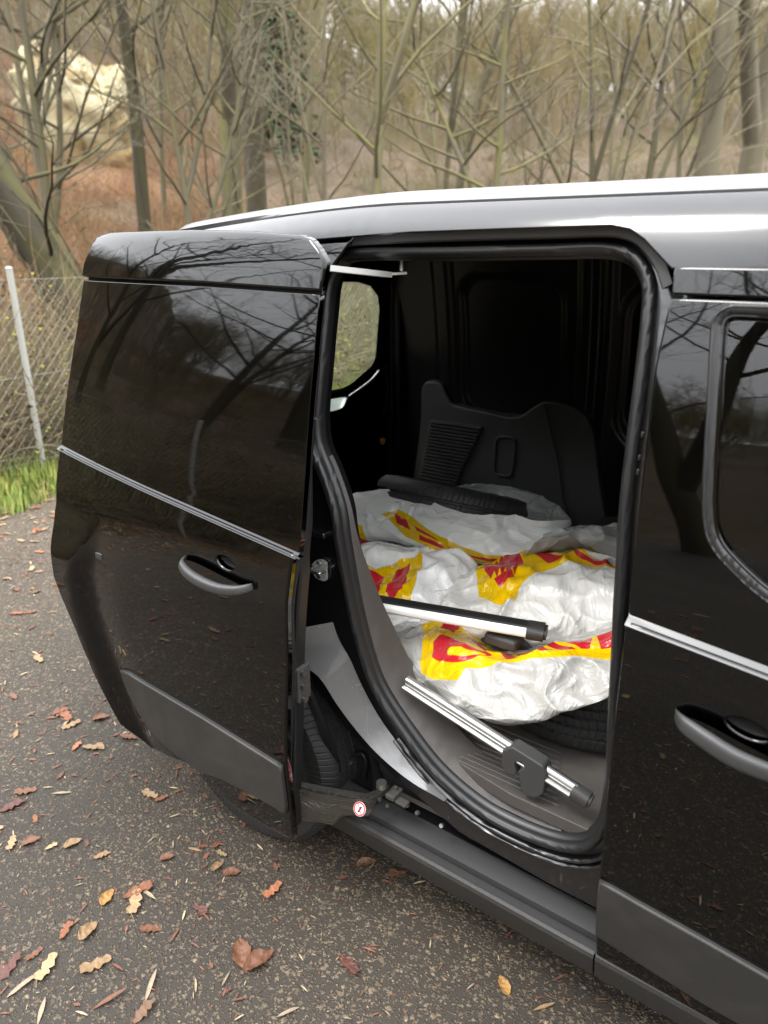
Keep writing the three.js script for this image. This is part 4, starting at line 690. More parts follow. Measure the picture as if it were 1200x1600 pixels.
// roof bars
const oval = (a, b, e = 2.6, n = 22) => Array.from({ length: n }, (_, i) => { const t = i / n * 2 * Math.PI, c = Math.cos(t), s = Math.sin(t); return [a * Math.sign(c) * Math.pow(Math.abs(c), 2 / e), b * Math.sign(s) * Math.pow(Math.abs(s), 2 / e)]; });
{
  const A = atY(520, 931, 0.8), B = atY(828, 984, 0.795), d = B.clone().sub(A).normalize(), E = B.clone().addScaledVector(d, 0.034);
  const g = thing('roof_bar', 'white roof bar with black rubber strip lying across the bags', 'roof bar', [B.x, B.y, B.z]);
  obj('bar_profile', rod(A, B, oval(0.028, 0.0145)), M.whiteAlu, g);
  const up = V(0, 0.0135, 0); obj('rubber_strip', rod(A.clone().add(up), B.clone().add(up), oval(0.017, 0.0042, 4)), M.rubber, g);
  obj('end_cap', [rod(B.clone().addScaledVector(d, -0.006), E, oval(0.0305, 0.018)), rod(E, E.clone().addScaledVector(d, 0.006), oval(0.025, 0.014))], M.plastic, g);
  const f = atY(785, 1000, 0.757); const fb = box(0.085, 0.03, 0.06, f.x, f.y, f.z - 0.01, 0.01); obj('bar_foot', fb, M.trim, g);
}
{
  const A = atY(636, 1062, 0.685), B = atY(902, 1232, 0.592), d = B.clone().sub(A).normalize(), E = B.clone().addScaledVector(d, 0.03);
  const g = thing('roof_bar', 'silver aluminium roof bar with black clamp foot leaning on the floor by the step', 'roof bar', [B.x, B.y, B.z]);
  const s = V(0, 0, 0);
  obj('bar_profile', [rod(A, B, oval(0.0105, 0.0105, 2.2)), rod(A.clone().add(V(-0.003, -0.0145, 0.006)), B.clone().add(V(-0.003, -0.0145, 0.006)), oval(0.0125, 0.0045, 3))], M.alu, g);
  obj('end_cap', [rod(B.clone().addScaledVector(d, -0.006).add(V(-0.002, -0.007, 0.003)), E.clone().add(V(-0.002, -0.007, 0.003)), oval(0.0175, 0.0165, 3)), rod(E.clone().add(V(-0.002, -0.007, 0.003)), E.clone().addScaledVector(d, 0.006).add(V(-0.002, -0.007, 0.003)), oval(0.014, 0.0125, 3))], M.trim, g);
  const m = A.clone().lerp(B, 0.66), zf = m.z + 0.022;
  const px = [[786, 1176], [800, 1170], [846, 1199], [850, 1212], [846, 1240], [832, 1246], [816, 1236], [812, 1207], [822, 1202], [818, 1192], [806, 1187], [801, 1194], [804, 1209], [793, 1209], [785, 1196]].map(([a, b]) => { const p = atZ(a, b, zf); return [p.x, p.y]; });
  obj('clamp_foot', panel(rounded(px, 0.004, 3), () => zf, { t: 0.034, b: 0.004, max: 0.02, close: true }), M.trim, g);
}

// ---------------------------------------------------------------- fence
{
  const g = thing('chain_link_fence', 'galvanised chain link fence with thin steel posts between the car park and the brush', 'fence', [fenceX(-3), 0, -3]);
  const galv = std([0.42, 0.42, 0.38], 0.55, { metalness: 0.35 }), wire = std([0.3, 0.28, 0.24], 0.6, { metalness: 0.3 });
  const postZ = [3.6, 0.9, -1.75, -4.35, -7.0, -9.7];
  for (const z of postZ) { const p = new THREE.CylinderGeometry(0.024, 0.024, 1.56, 12), x = fenceX(z) + 0.03; p.translate(x, 0.72, z); const cap = new THREE.SphereGeometry(0.026, 12, 8); cap.scale(1, 0.6, 1); cap.translate(x, 1.5, z); obj('post', [p, cap], galv, g); }
  const z0 = 5, z1 = -11, H = 1.42, s = 0.062, pos = [], tri = [];
  const strip = (za, ya, zb, yb, r) => { // three-sided wire
    const a = V(fenceX(za) - 0.005, ya, za), b = V(fenceX(zb) - 0.005, yb, zb), d = b.clone().sub(a).normalize(), n1 = V(1, 0, 0), n2 = d.clone().cross(n1).normalize(), q = pos.length / 3;
    for (const c of [a, b]) for (let k = 0; k < 3; k++) { const an = k * 2.0944; pos.push(c.x + (n1.x * Math.cos(an) + n2.x * Math.sin(an)) * r, c.y + (n1.y * Math.cos(an) + n2.y * Math.sin(an)) * r, c.z + (n1.z * Math.cos(an) + n2.z * Math.sin(an)) * r); }
    for (let k = 0; k < 3; k++) { const m = (k + 1) % 3; tri.push(q + k, q + m, q + 3 + k, q + m, q + 3 + m, q + 3 + k); }
  };
  for (let z = z0 + H; z > z1 - H; z -= s * 1.35) { for (const f of [1, -1]) { let a = z, b = z - f * H * 0.9, ya = 0.03, yb = H; strip(a, ya, b, yb, 0.0017); } }
  for (const y of [0.06, 0.72, H]) strip(z0, y, z1, y, 0.002);
  const w = new THREE.BufferGeometry(); w.setAttribute('position', new THREE.Float32BufferAttribute(pos, 3)); w.setIndex(tri); w.computeVertexNormals(); obj('wire_mesh', w, wire, g);
}
// ---------------------------------------------------------------- trees
function branchTube(P, R, sides, out, moss, tone, rough = 0.14) { // out: {pos, nor, col, idx}
  const base = out.pos.length / 3; let ref = Math.abs(P[1].y - P[0].y) > Math.abs(P[1].x - P[0].x) ? V(1, 0, 0) : V(0, 1, 0);
  P.forEach((p, i) => {
    const d = (P[i + 1] || p).clone().sub(P[i - 1] || p).normalize(), n = ref.clone().addScaledVector(d, -ref.dot(d)).normalize(), b = d.clone().cross(n); ref = n;
    for (let k = 0; k < sides; k++) {
      const a = k / sides * 2 * Math.PI, v = n.clone().multiplyScalar(Math.cos(a)).addScaledVector(b, Math.sin(a)), r = R[i] * (sides > 5 ? 1 + rough * nz(p.x * 3 + k * 7, p.y * 2.2, p.z * 3) : 1); out.pos.push(p.x + v.x * r, p.y + v.y * r, p.z + v.z * r); out.nor.push(v.x, v.y, v.z);
      const m = moss ? moss * sstep(-0.1, 0.45, nz(p.x * 1.6 + v.x, p.y * 1.1, p.z * 1.6 + v.z) + 0.35 * v.y + 0.15 * v.x) : 0, q = tone * (0.8 + 0.45 * Math.abs(nz(p.x * 5 + k, p.y * 1.3, p.z * 5)));
      out.col.push(lerp(q, 0.185, m), lerp(q * 0.86, 0.18, m), lerp(q * 0.6, 0.03, m));
    }
    if (i) for (let k = 0; k < sides; k++) { const q = base + (i - 1) * sides, m = (k + 1) % sides; out.idx.push(q + k, q + m, q + sides + k, q + m, q + sides + m, q + sides + k); }
  });
}
const fresh = () => ({ pos: [], nor: [], col: [], idx: [] });
const geoOf = (o) => { const g = new THREE.BufferGeometry(); g.setAttribute('position', new THREE.Float32BufferAttribute(o.pos, 3)); g.setAttribute('normal', new THREE.Float32BufferAttribute(o.nor, 3)); g.setAttribute('color', new THREE.Float32BufferAttribute(o.col, 3)); g.setIndex(o.idx); return g; };
// a bare winter tree: trunk, limbs, and twigs down to pencil thickness
function bareTree(seed, { h = 12, r = 0.16, lean = [0, 0], limbs = 14, first = 0.25, twigs = 7, fine = 3, moss = 0.4, tone = 0.13, up = 0.8, vines = 0, rough = 0.14, fork = 0, spread = 0.42, bend = 1 }) {
  const R = rnd(seed), T = fresh(), L = fresh(), W = fresh();
  const walk = (p, d, len, n, wob, lift) => { const pts = [p.clone()]; d = d.clone(); for (let i = 0; i < n; i++) { d.x += (R() - 0.5) * wob; d.y += (R() - 0.5) * wob + lift; d.z += (R() - 0.5) * wob; d.normalize(); p = p.clone().addScaledVector(d, len / n); pts.push(p); } return pts; };
  const dir = V(lean[0], 1, lean[1]).normalize(), stems = [];
  const tr = walk(V(0, -0.3, 0), dir, h, 14, 0.09 * bend, 0.01); stems.push([tr, r]); branchTube(tr, tr.map((p, i) => r * Math.pow(1 - i / 15, 0.75) * (i === 0 ? 1.25 : 1)), 11, T, moss, tone, rough);
  for (let k = 0; k < vines; k++) { let a = R() * 6.28, pts = [], i0 = Math.floor(R() * 7), rr = r * (0.85 + 0.4 * R()); for (let i = i0; i < Math.min(14, i0 + 5 + R() * 6); i++) { a += (R() - 0.5) * 0.9; pts.push(tr[i].clone().add(V(Math.cos(a) * rr, (R() - 0.5) * 0.3, Math.sin(a) * rr))); } if (pts.length > 2) branchTube(pts, pts.map((p, i) => 0.012 * (1 - i / pts.length) + 0.003), 4, L, 0.2, tone * 1.6); }
  for (let f = 0; f < fork; f++) { const k = 2 + Math.floor(R() * 4), a = R() * 6.28, s = walk(tr[k], V(Math.cos(a) * 0.45 + lean[0], 1, Math.sin(a) * 0.45 + lean[1]).normalize(), h * (0.6 + 0.25 * R()), 11, 0.12, 0.03); stems.push([s, r * 0.72]); branchTube(s, s.map((p, i) => r * 0.72 * Math.pow(1 - i / 12, 0.8)), 7, T, moss, tone); }
  const twig = (p, d, len, depth) => {
    const pts = walk(p, d, len, 3, 0.5, 0.04), r0 = depth ? 0.0055 : 0.0034; branchTube(pts, [r0, r0 * 0.8, r0 * 0.55, r0 * 0.25].map((x) => x * (0.8 + h / 22)), 3, W, moss * 0.3, tone * 1.25);
    if (depth) for (let i = 0; i < fine; i++) { const k = 1 + Math.floor(R() * 3), a = R() * 6.28; twig(pts[k], d.clone().multiplyScalar(0.8).add(V(Math.cos(a), 0.25 * (R() - 0.2), Math.sin(a)).multiplyScalar(0.7)).normalize(), len * (0.45 + 0.3 * R()), depth - 1); }
  };
  for (const [s, sr] of stems) for (let b = 0; b < limbs; b++) {
    const t = first + (1 - first) * (b + R()) / limbs, x = t * (s.length - 1), i = Math.min(s.length - 2, Math.floor(x)), p = s[i].clone().lerp(s[i + 1], x - i), a = b * 2.4 + R() * 1.2, len = h * spread * (1.06 - t) * (0.55 + 0.6 * R()) + 0.5;
    const d = V(Math.cos(a), up * (0.4 + R()), Math.sin(a)).normalize(), pts = walk(p, d, len, 7, 0.34 * bend, 0.05), br = Math.min(sr * 0.4, 0.008 + len * 0.009);
    branchTube(pts, pts.map((q, k) => br * Math.pow(1 - k / 7.6, 0.9) + 0.003), 5, L, moss, tone * 1.05);
    for (let q = 0; q < twigs; q++) { const k = 1 + Math.floor(R() * 6.5), a2 = R() * 6.28; twig(pts[Math.min(7, k)], d.clone().multiplyScalar(0.7).add(V(Math.cos(a2), 0.5 * R(), Math.sin(a2)).multiplyScalar(0.8)).normalize(), len * (0.16 + 0.26 * R()) + 0.15, 1); }
  }
  return { trunk: geoOf(T), limbs: geoOf(L), twigs: geoOf(W) };
}
const bark = std([1, 1, 1], 0.95, { vertexColors: true });
function placeTree(label, at, seed, o, name = 'bare_tree', group) {
  const t = thing(name, label, 'tree', [at.x, at.y, at.z], group), b = bareTree(seed, o);
  for (const [n, k] of [['trunk', 'trunk'], ['limbs', 'limb'], ['twigs', 'twig']]) { const m = new THREE.Mesh(b[n], bark); m.name = k === 'trunk' ? 'trunk' : k === 'limb' ? 'branch' : 'twig'; if (k === 'twig') m.userData.kind = 'stuff'; m.castShadow = m.receiveShadow = true; t.add(m); }
  return t;
}
const dirIn = (right, ahead) => { const [x, z] = xz(right, ahead), [x0, z0] = xz(0, 0); return [x - x0, z - z0]; };
// trees that can be told apart beyond the fence and behind the roof
placeTree('thick mossy trunk leaning to the right beyond the fence post', pixelGround(190, 9), 11, { h: 8, r: 0.26, lean: dirIn(-0.46, 0.0), limbs: 14, first: 0.2, vines: 20, rough: 0.5, moss: 0.3, tone: 0.05, spread: 0.4, twigs: 9 });
placeTree('slim dark tree standing alone below the pale cliff', pixelGround(232, 15), 12, { h: 13, r: 0.13, lean: dirIn(-0.02, 0), limbs: 18, moss: 0.25, tone: 0.075, spread: 0.28 });
placeTree('mossy grey tree with a twin stem left of the van roof', pixelGround(360, 17), 13, { h: 16, r: 0.25, lean: dirIn(0.02, 0), limbs: 20, fork: 1, moss: 0.75, tone: 0.12, spread: 0.26 });
placeTree('dark reddish trunk close behind the mossy twin stemmed tree', pixelGround(402, 21), 14, { h: 20, r: 0.3, lean: dirIn(0.03, 0), limbs: 16, first: 0.35, moss: 0.1, tone: 0.08, spread: 0.3 });
placeTree('crooked tree with yellow mossy limbs rising above the rear of the roof', pixelGround(575, 14), 15, { h: 11, r: 0.1, lean: dirIn(0.05, 0), limbs: 13, fork: 1, moss: 0.7, tone: 0.16, spread: 0.42 });
placeTree('small spreading tree with a bright mossy limb over the middle of the roof', pixelGround(785, 15), 16, { h: 7.5, r: 0.1, lean: dirIn(-0.12, 0), limbs: 11, fork: 1, moss: 0.7, tone: 0.15, spread: 0.5, up: 0.25 });
placeTree('many stemmed bushy tree right of the mossy spreading one', pixelGround(945, 17), 17, { h: 9, r: 0.09, lean: dirIn(-0.1, 0), limbs: 10, fork: 3, first: 0.2, moss: 0.4, tone: 0.12, spread: 0.32 });
placeTree('tall straight trunk standing against the sky above the front door', pixelGround(1088, 22), 18, { h: 22, r: 0.31, lean: dirIn(0.0, 0), limbs: 20, first: 0.42, moss: 0.15, tone: 0.16, spread: 0.3, bend: 0.5 });
placeTree('tall forked trunk at the right edge above the front door', pixelGround(1152, 24), 19, { h: 22, r: 0.33, lean: dirIn(0.02, 0), limbs: 18, first: 0.4, fork: 2, moss: 0.15, tone: 0.15, spread: 0.32, bend: 0.6 });
placeTree('thin pale tree between the twin stemmed tree and the crooked one', pixelGround(478, 19), 20, { h: 13, r: 0.1, limbs: 18, moss: 0.4, tone: 0.17, spread: 0.25 });
placeTree('thin tree leaning left over the middle of the roof', pixelGround(690, 20), 21, { h: 14, r: 0.12, lean: dirIn(0.16, 0), limbs: 18, fork: 1, moss: 0.4, tone: 0.12, spread: 0.3 });
placeTree('thin dark tree with two stems left of the tall straight trunk', pixelGround(985, 20), 22, { h: 13, r: 0.1, lean: dirIn(0.1, 0), limbs: 18, fork: 1, moss: 0.2, tone: 0.08, spread: 0.28 });
placeTree('knotted thin tree at the far left below the cliff', pixelGround(72, 14), 23, { h: 9, r: 0.09, lean: dirIn(0.1, 0), limbs: 18, fork: 2, first: 0.12, moss: 0.3, tone: 0.1, spread: 0.4 });
placeTree('young tree with rusty twigs right of the slim dark tree', pixelGround(300, 13), 24, { h: 7, r: 0.07, limbs: 16, fork: 2, first: 0.15, moss: 0.4, tone: 0.13, spread: 0.4 });
{ // orange stump stake
  const p = pixelGround(588, 16), g = new THREE.CylinderGeometry(0.05, 0.09, 1.5, 9); g.translate(p.x, p.y + 1.9, p.z); const g2 = new THREE.CylinderGeometry(0.1, 0.13, 1.6, 9); g2.translate(p.x, p.y + 0.5, p.z);
  const t = thing('tree_stump', 'splintered tall stump with fresh orange wood above the rear of the roof', 'tree stump', [p.x, p.y, p.z]); obj('broken_wood', g, std([0.42, 0.2, 0.08], 0.9), t); obj('stump', g2, std([0.1, 0.08, 0.055], 0.95), t);
}
// dark conifers on the slope
{
  const conifer = (seed, h) => {
    const R = rnd(seed), T = fresh(), N = fresh(); branchTube([V(0, -0.3, 0), V(0.02, h * 0.5, 0), V(0, h, 0)], [h * 0.018, h * 0.011, 0.01], 7, T, 0, 0.09);
    for (let i = 0; i < 110; i++) { const t = Math.pow(i / 110, 0.9), y = h * (0.1 + 0.88 * t), L = h * 0.24 * (1.04 - t) * (0.7 + 0.5 * R()), a = i * 2.4 + R(); for (let j = 0; j < 26; j++) { const q = (j + R()) / 26, x = Math.cos(a) * L * q, z = Math.sin(a) * L * q, yy = y - L * 0.35 * q * q + 0.1 * R(), s = (0.1 + 0.16 * R()) * (0.7 + h / 30), c = R() * 6.28, b = N.pos.length / 3, w = 0.7 + 0.6 * R(); for (const [p, r] of [[-s, 0], [s, 0.04], [s * 0.2, -s * 0.55]]) { N.pos.push(x + p * Math.cos(c), yy + r, z + p * Math.sin(c) + 0.03 * R()); N.nor.push(Math.cos(a) * 0.5, 0.8, Math.sin(a) * 0.5); N.col.push(0.035 * w, 0.062 * w, 0.025 * w); } N.idx.push(b, b + 1, b + 2); } }
    return [geoOf(T), geoOf(N)];
  };
  const list = [[452, 34, 9, 'dark green conifer in the hollow left of the roof centre'], [425, 40, 8, 'smaller dark conifer left of the one in the hollow'], [640, 95, 14, 'distant conifer breaking the skyline above the middle of the roof'], [830, 105, 13, 'distant conifer on the skyline left of the pale sky'], [905, 112, 12, 'low distant conifer on the skyline under the pale sky'], [540, 70, 13, 'conifer high on the slope behind the crooked tree']];
  list.forEach(([px, d, h, label], i) => { const p = pixelGround(px, d), [a, b] = conifer(900 + i, h), t = thing('conifer', label, 'tree', [p.x, p.y, p.z]); const m = new THREE.Mesh(a, bark), n = new THREE.Mesh(b, bark); m.name = 'trunk'; n.name = 'crown'; n.userData.kind = 'stuff'; t.add(m, n); });
}
// thin saplings, each a tree of its own
{
  const R = rnd(501), protos = [0, 1, 2, 3].map((k) => bareTree(600 + k, { h: 7 + 2 * k, r: 0.035 + 0.01 * k, limbs: 15, fork: k % 2 ? 2 : 1, first: 0.15, moss: 0.4, tone: 0.15 + 0.03 * (k % 3), spread: 0.34, twigs: 5, fine: 2 }));
  for (let k = 0; k < 14; k++) {
    const px = -150 + 1500 * (k + R() * 0.9) / 14, p = pixelGround(px, 12 + 15 * R()), b = protos[k % 4];
    const t = thing('sapling', 'thin bare sapling among the tangled brush behind the van', 'tree', [p.x, p.y, p.z], 'thin bare saplings behind the van'); t.rotation.y = R() * 6; t.scale.setScalar(0.75 + 0.6 * R());
    for (const [n, nm] of [['trunk', 'trunk'], ['limbs', 'branch'], ['twigs', 'twig']]) { const m = new THREE.Mesh(b[n], bark); m.name = nm; if (nm === 'twig') m.userData.kind = 'stuff'; t.add(m); }
  }
}
// big trees on the other side of the car park, behind the camera; they stand mirrored in the paint
{
  const spots = [[-10.5, 4.2, 41, 0.12, 9, [0.05, 0]], [-10.5, 8.5, 42, 0.12, 9, [0.1, 0]], [-8.5, 12.5, 31, 0.22, 13, [0.12, 0.05]], [-12, 13, 32, 0.32, 17, [0, 0]], [-1.5, 10.5, 33, 0.26, 14, [-0.35, 0]], [2.6, 9, 34, 0.25, 14, [0.3, 0.05]], [7, 12, 35, 0.3, 15, [0, 0]], [-16, 8, 36, 0.28, 15, [0.1, 0]], [12, 6, 37, 0.3, 15, [0, 0]], [0.8, 13.5, 38, 0.33, 17, [0.1, 0]]];
  const nm = ['fence side', 'second fence side', 'broad', 'tall', 'leaning', 'slanting', 'stout', 'outlying', 'corner', 'second leaning'];
  spots.forEach(([x, z, s, r, h, lean], i) => placeTree(nm[i] + ' bare tree across the car park, mirrored in the van paint', V(x, height(x, z), z), s, { h, r, lean, limbs: 14, fork: 1, first: 0.26, moss: 0.2, tone: 0.05, spread: 0.5, twigs: 6 }));
}
// the wood on the slopes, read as one mass
function instances(name, geo, mat, list, label) {
  const m = new THREE.InstancedMesh(geo, mat, list.length), q = new THREE.Quaternion(), c = new THREE.Color();
  list.forEach(([x, y, z, s, a, tint, sy], i) => { q.setFromAxisAngle(V(0, 1, 0), a); m.setMatrixAt(i, new THREE.Matrix4().compose(V(x, y, z), q, V(s, s * (sy || 1), s))); m.setColorAt(i, c.setRGB(...tint)); });
  m.name = numbered(name); m.castShadow = m.receiveShadow = true; tag(m, label, null, null, 'stuff'); scene.add(m); return m;
}
{
  const R = rnd(91), kinds = [0, 1, 2, 3].map((k) => { const b = bareTree(700 + k, { h: 12, r: 0.075, limbs: 18, fork: 1 + (k % 2), first: 0.18, moss: 0.35, tone: 0.15, spread: 0.3, twigs: 9, fine: 4, up: 0.9, bend: 1.3 }); return mergeGeometries([b.trunk, b.limbs, b.twigs]); });
  const lists = kinds.map(() => []);
  let n = 0; while (n < 2300) {
    const front = R() < 0.74, u = (R() - 0.5) * 2, v = front ? 34 + 118 * Math.pow(R(), 1.1) : -(19 + 55 * Math.pow(R(), 1.3)); const [x, z] = xz(u * (front ? v * 0.9 + 6 : 60), v);
    if (height(x, z) < 0.25) continue; const [uu, vv] = uv(x, z);
    const hy = height(x, z);
    if (Math.hypot(x - outcropP[0], z - outcropP[1]) < 9 || (vv > 14 && vv < 36 && Math.abs(uu + 0.5 * vv) < 0.2 * vv && R() < 0.8)) { continue; }
    if (front && uu > -0.05 * vv && vv < 50 && R() < 0.8) continue;
    const far = Math.hypot(uu, vv), w = 0.85 + 0.5 * R(), olive = R() < 0.4 ? 1 : 0; const k = n % 4;
    lists[k].push([x, hy, z, front ? lerp(0.34, 0.8, sstep(26, 80, far)) * (0.75 + 0.5 * R()) : 0.42 + 0.35 * R(), R() * 6.28, [0.98 * w * (olive ? 0.92 : 1.1), 0.91 * w, 0.66 * w * (olive ? 0.75 : 1)], 1]); n++;
  }
  for (let i = 0; i < 240; i++) { // the side beyond the fence, to the left of the picture
    const x = -20 - 45 * R(), z = 3 + 44 * R(), w = 0.7 + 0.4 * R(); const [uu, vv] = uv(x, z); if (vv > 0 && uu > -1.0 * vv - 1) continue;
    lists[i % 4].push([x, height(x, z), z, 0.35 + 0.35 * R(), R() * 6.28, [w, 0.95 * w, 0.85 * w], 1]);
  }
  kinds.forEach((g, k) => instances('far_woodland', g, bark, lists[k], 'bare brown wood covering the hillside behind the van'));
}
// brush: twiggy clumps, tan behind the fence, yellow-green near the rear window
{
  const R = rnd(17), kinds = [0, 1, 2].map((k) => {
    const o = fresh(), r = rnd(40 + k);
    for (let i = 0; i < 46; i++) { const a = r() * 6.28, e = 0.25 + r() * 1.1, d = V(Math.cos(a) * Math.cos(e), Math.sin(e), Math.sin(a) * Math.cos(e)); let p = V((r() - 0.5) * 0.5, 0, (r() - 0.5) * 0.5); const P = [p.clone()], L = 0.5 + r() * 1.1; for (let j = 0; j < 5; j++) { d.x += (r() - 0.5) * 0.5; d.z += (r() - 0.5) * 0.5; d.y += (r() - 0.5) * 0.4 - 0.1 * j * (k === 1 ? 1 : 0.4); d.normalize(); p = p.clone().addScaledVector(d, L / 5); P.push(p); } branchTube(P, [5, 4.4, 3.6, 2.8, 2, 1].map((x) => x * 0.0011), 3, o, 0, 0.18); }
    if (k === 2) for (let i = 0; i < 260; i++) { const a = r() * 6.28, rr = 0.75 * Math.sqrt(r()), x = rr * Math.cos(a), z = rr * Math.sin(a), y = 0.1 + 1.0 * r() * (1.1 - rr), q = o.pos.length / 3, s = 0.008 + 0.012 * r(), t = r() * 6.28, n = V(r() - 0.5, 0.7, r() - 0.5).normalize(); for (const [du, dv] of [[-s, 0], [0, s * 0.5], [s, 0], [0, -s * 0.5]]) { o.pos.push(x + du * Math.cos(t), y + dv, z + du * Math.sin(t)); o.nor.push(n.x, n.y, n.z); o.col.push(0.24, 0.22, 0.04); } o.idx.push(q, q + 1, q + 2, q, q + 2, q + 3); }
    return geoOf(o);
  });
  const lists = [[], [], []];
  for (let i = 0; i < 5700; i++) {
    const near = i < 1500; let x, z;
    if (i > 4700) { x = -9 - 30 * R(); z = 2 + 34 * R(); } else if (near) { z = lerp(6, -12, R()); x = fenceX(z) - 0.35 - 5.5 * Math.pow(R(), 1.3); } else { const v = 6 + 55 * Math.pow(R(), 1.6), u = (R() - 0.5) * 2 * (v * 0.9 + 6);[x, z] = xz(u, v); if (x > fenceX(z) - 0.6 && v < 16) continue; if (v < 14 && u > 0 && x > -6) continue; }
    const w = 0.8 + 0.5 * R(), g = near && z < -3 ? 0.75 : near ? 0.3 : 0.22; const k = R() < g ? 2 : R() < 0.5 ? 0 : 1;
    lists[k].push([x, height(x, z) - 0.05, z, (near ? 0.45 : 0.7) + 0.7 * R(), R() * 6.28, (() => { const [a, b] = uv(x, z), o = sstep(-0.1, -0.26, a / Math.max(b, 1)) * sstep(6, 10, b); return k === 2 ? [w * lerp(1.0, 1.5, o), w * lerp(1.1, 0.85, o), w * lerp(0.9, 0.8, o)] : [lerp(1.08, 1.32, o) * w, lerp(0.95, 0.95, o) * w, lerp(0.78, 0.62, o) * w]; })(), 0.8 + 0.5 * R()]);
  }
  kinds.forEach((g, k) => instances('undergrowth', g, std([1, 1, 1], 0.95, { vertexColors: true }), lists[k], 'tangle of tan stalks and weeds along the foot of the hillside'));
}
// pale cliff in the slope
{
  const [cx, cz] = outcropP, rows = []; const A = [[28, 86, 33], [60, 78, 34], [110, 92, 35], [160, 108, 35], [207, 112, 35]], B = [[18, 128, 30.5], [60, 150, 31], [110, 168, 32], [165, 180, 33], [205, 198, 33]];
  const at = ([px, py, d]) => { const s = sight(px, py), k = d / Math.hypot(s.x, s.z); return eye.clone().addScaledVector(s, k); };
  const t = A.map(at), b = B.map(at), bk = t.map((p, i) => { const s = sight(A[i][0], 385); s.y = 0; s.normalize(); return p.clone().addScaledVector(s, 6).add(V(0, 1.2, 0)); }), dn = b.map((p) => { return p.clone().add(V(0, -4.5, 0)); });
  const g = smoothSheet([bk, t, t.map((p, i) => p.clone().lerp(b[i], 0.5)), b, dn], 110, 80, (p, u, v) => p.add(V(0, 0.9 * fbm(p.x * 0.5, p.y * 0.8, p.z * 0.5), 0)).addScaledVector(V(sinY, 0, cosY), 1.1 * fbm(p.x * 0.7 + 4, p.y * 1.4, p.z * 0.7)));
  const P = g.attributes.position, C = []; for (let i = 0; i < P.count; i++) { const n = fbm(P.getX(i) * 0.9, P.getY(i) * 2.2, P.getZ(i) * 0.9), m = sstep(-0.05, 0.2, fbm(P.getX(i) * 0.8 + 7, P.getY(i) * 0.5, P.getZ(i) * 0.5)); C.push(lerp(0.3, 0.2, m) * (1 + 0.7 * n), lerp(0.26, 0.145, m) * (1 + 0.7 * n), lerp(0.155, 0.065, m) * (1 + 0.7 * n)); }
  g.setAttribute('color', new THREE.Float32BufferAttribute(C, 3));
  obj('pale_cliff', g, std([1, 1, 1], 0.95, { vertexColors: true }), scene, { kind: 'structure', label: 'pale yellow sandstone cliff in the wooded slope at the upper left' });
}
// ---------------------------------------------------------------- grass verge and fallen leaves
{
  const R = rnd(23), o = fresh(); for (let i = 0; i < 9; i++) { const a = R() * 6.28, x = (R() - 0.5) * 0.06, z = (R() - 0.5) * 0.06, h = 0.04 + 0.06 * R(), w = 0.0022, q = o.pos.length / 3, lx = (R() - 0.5) * 0.06, lz = (R() - 0.5) * 0.06; o.pos.push(x - w * Math.cos(a), 0, z - w * Math.sin(a), x + w * Math.cos(a), 0, z + w * Math.sin(a), x + lx, h, z + lz); for (let k = 0; k < 3; k++) { o.nor.push(0.2, 0.9, 0.2); o.col.push(0.17, 0.24, 0.04); } o.idx.push(q, q + 1, q + 2); }
  const list = []; for (let i = 0; i < 24000; i++) { const z = lerp(1.2, -12, R()), x = fenceX(z) + 0.78 - 2.4 * Math.pow(R(), 1.1) + 0.08 * nz(z * 3, 3.3); const d = nz(x * 1.3, z * 1.3, 4.4); if (d < -0.2 && R() < 0.8) continue; const w = 0.75 + 0.6 * R(), y = R() < 0.25 ? 1 : 0; list.push([x, -0.02, z, 0.8 + 0.7 * R(), R() * 6.28, [w * (y ? 1.7 : 1), w * (y ? 1.05 : 1), w * (y ? 1.6 : 1)], 0.7 + 0.7 * R()]); }
  instances('grass', geoOf(o), std([1, 1, 1], 0.85, { vertexColors: true }), list, 'bright green grass verge at the foot of the chain link fence');
}
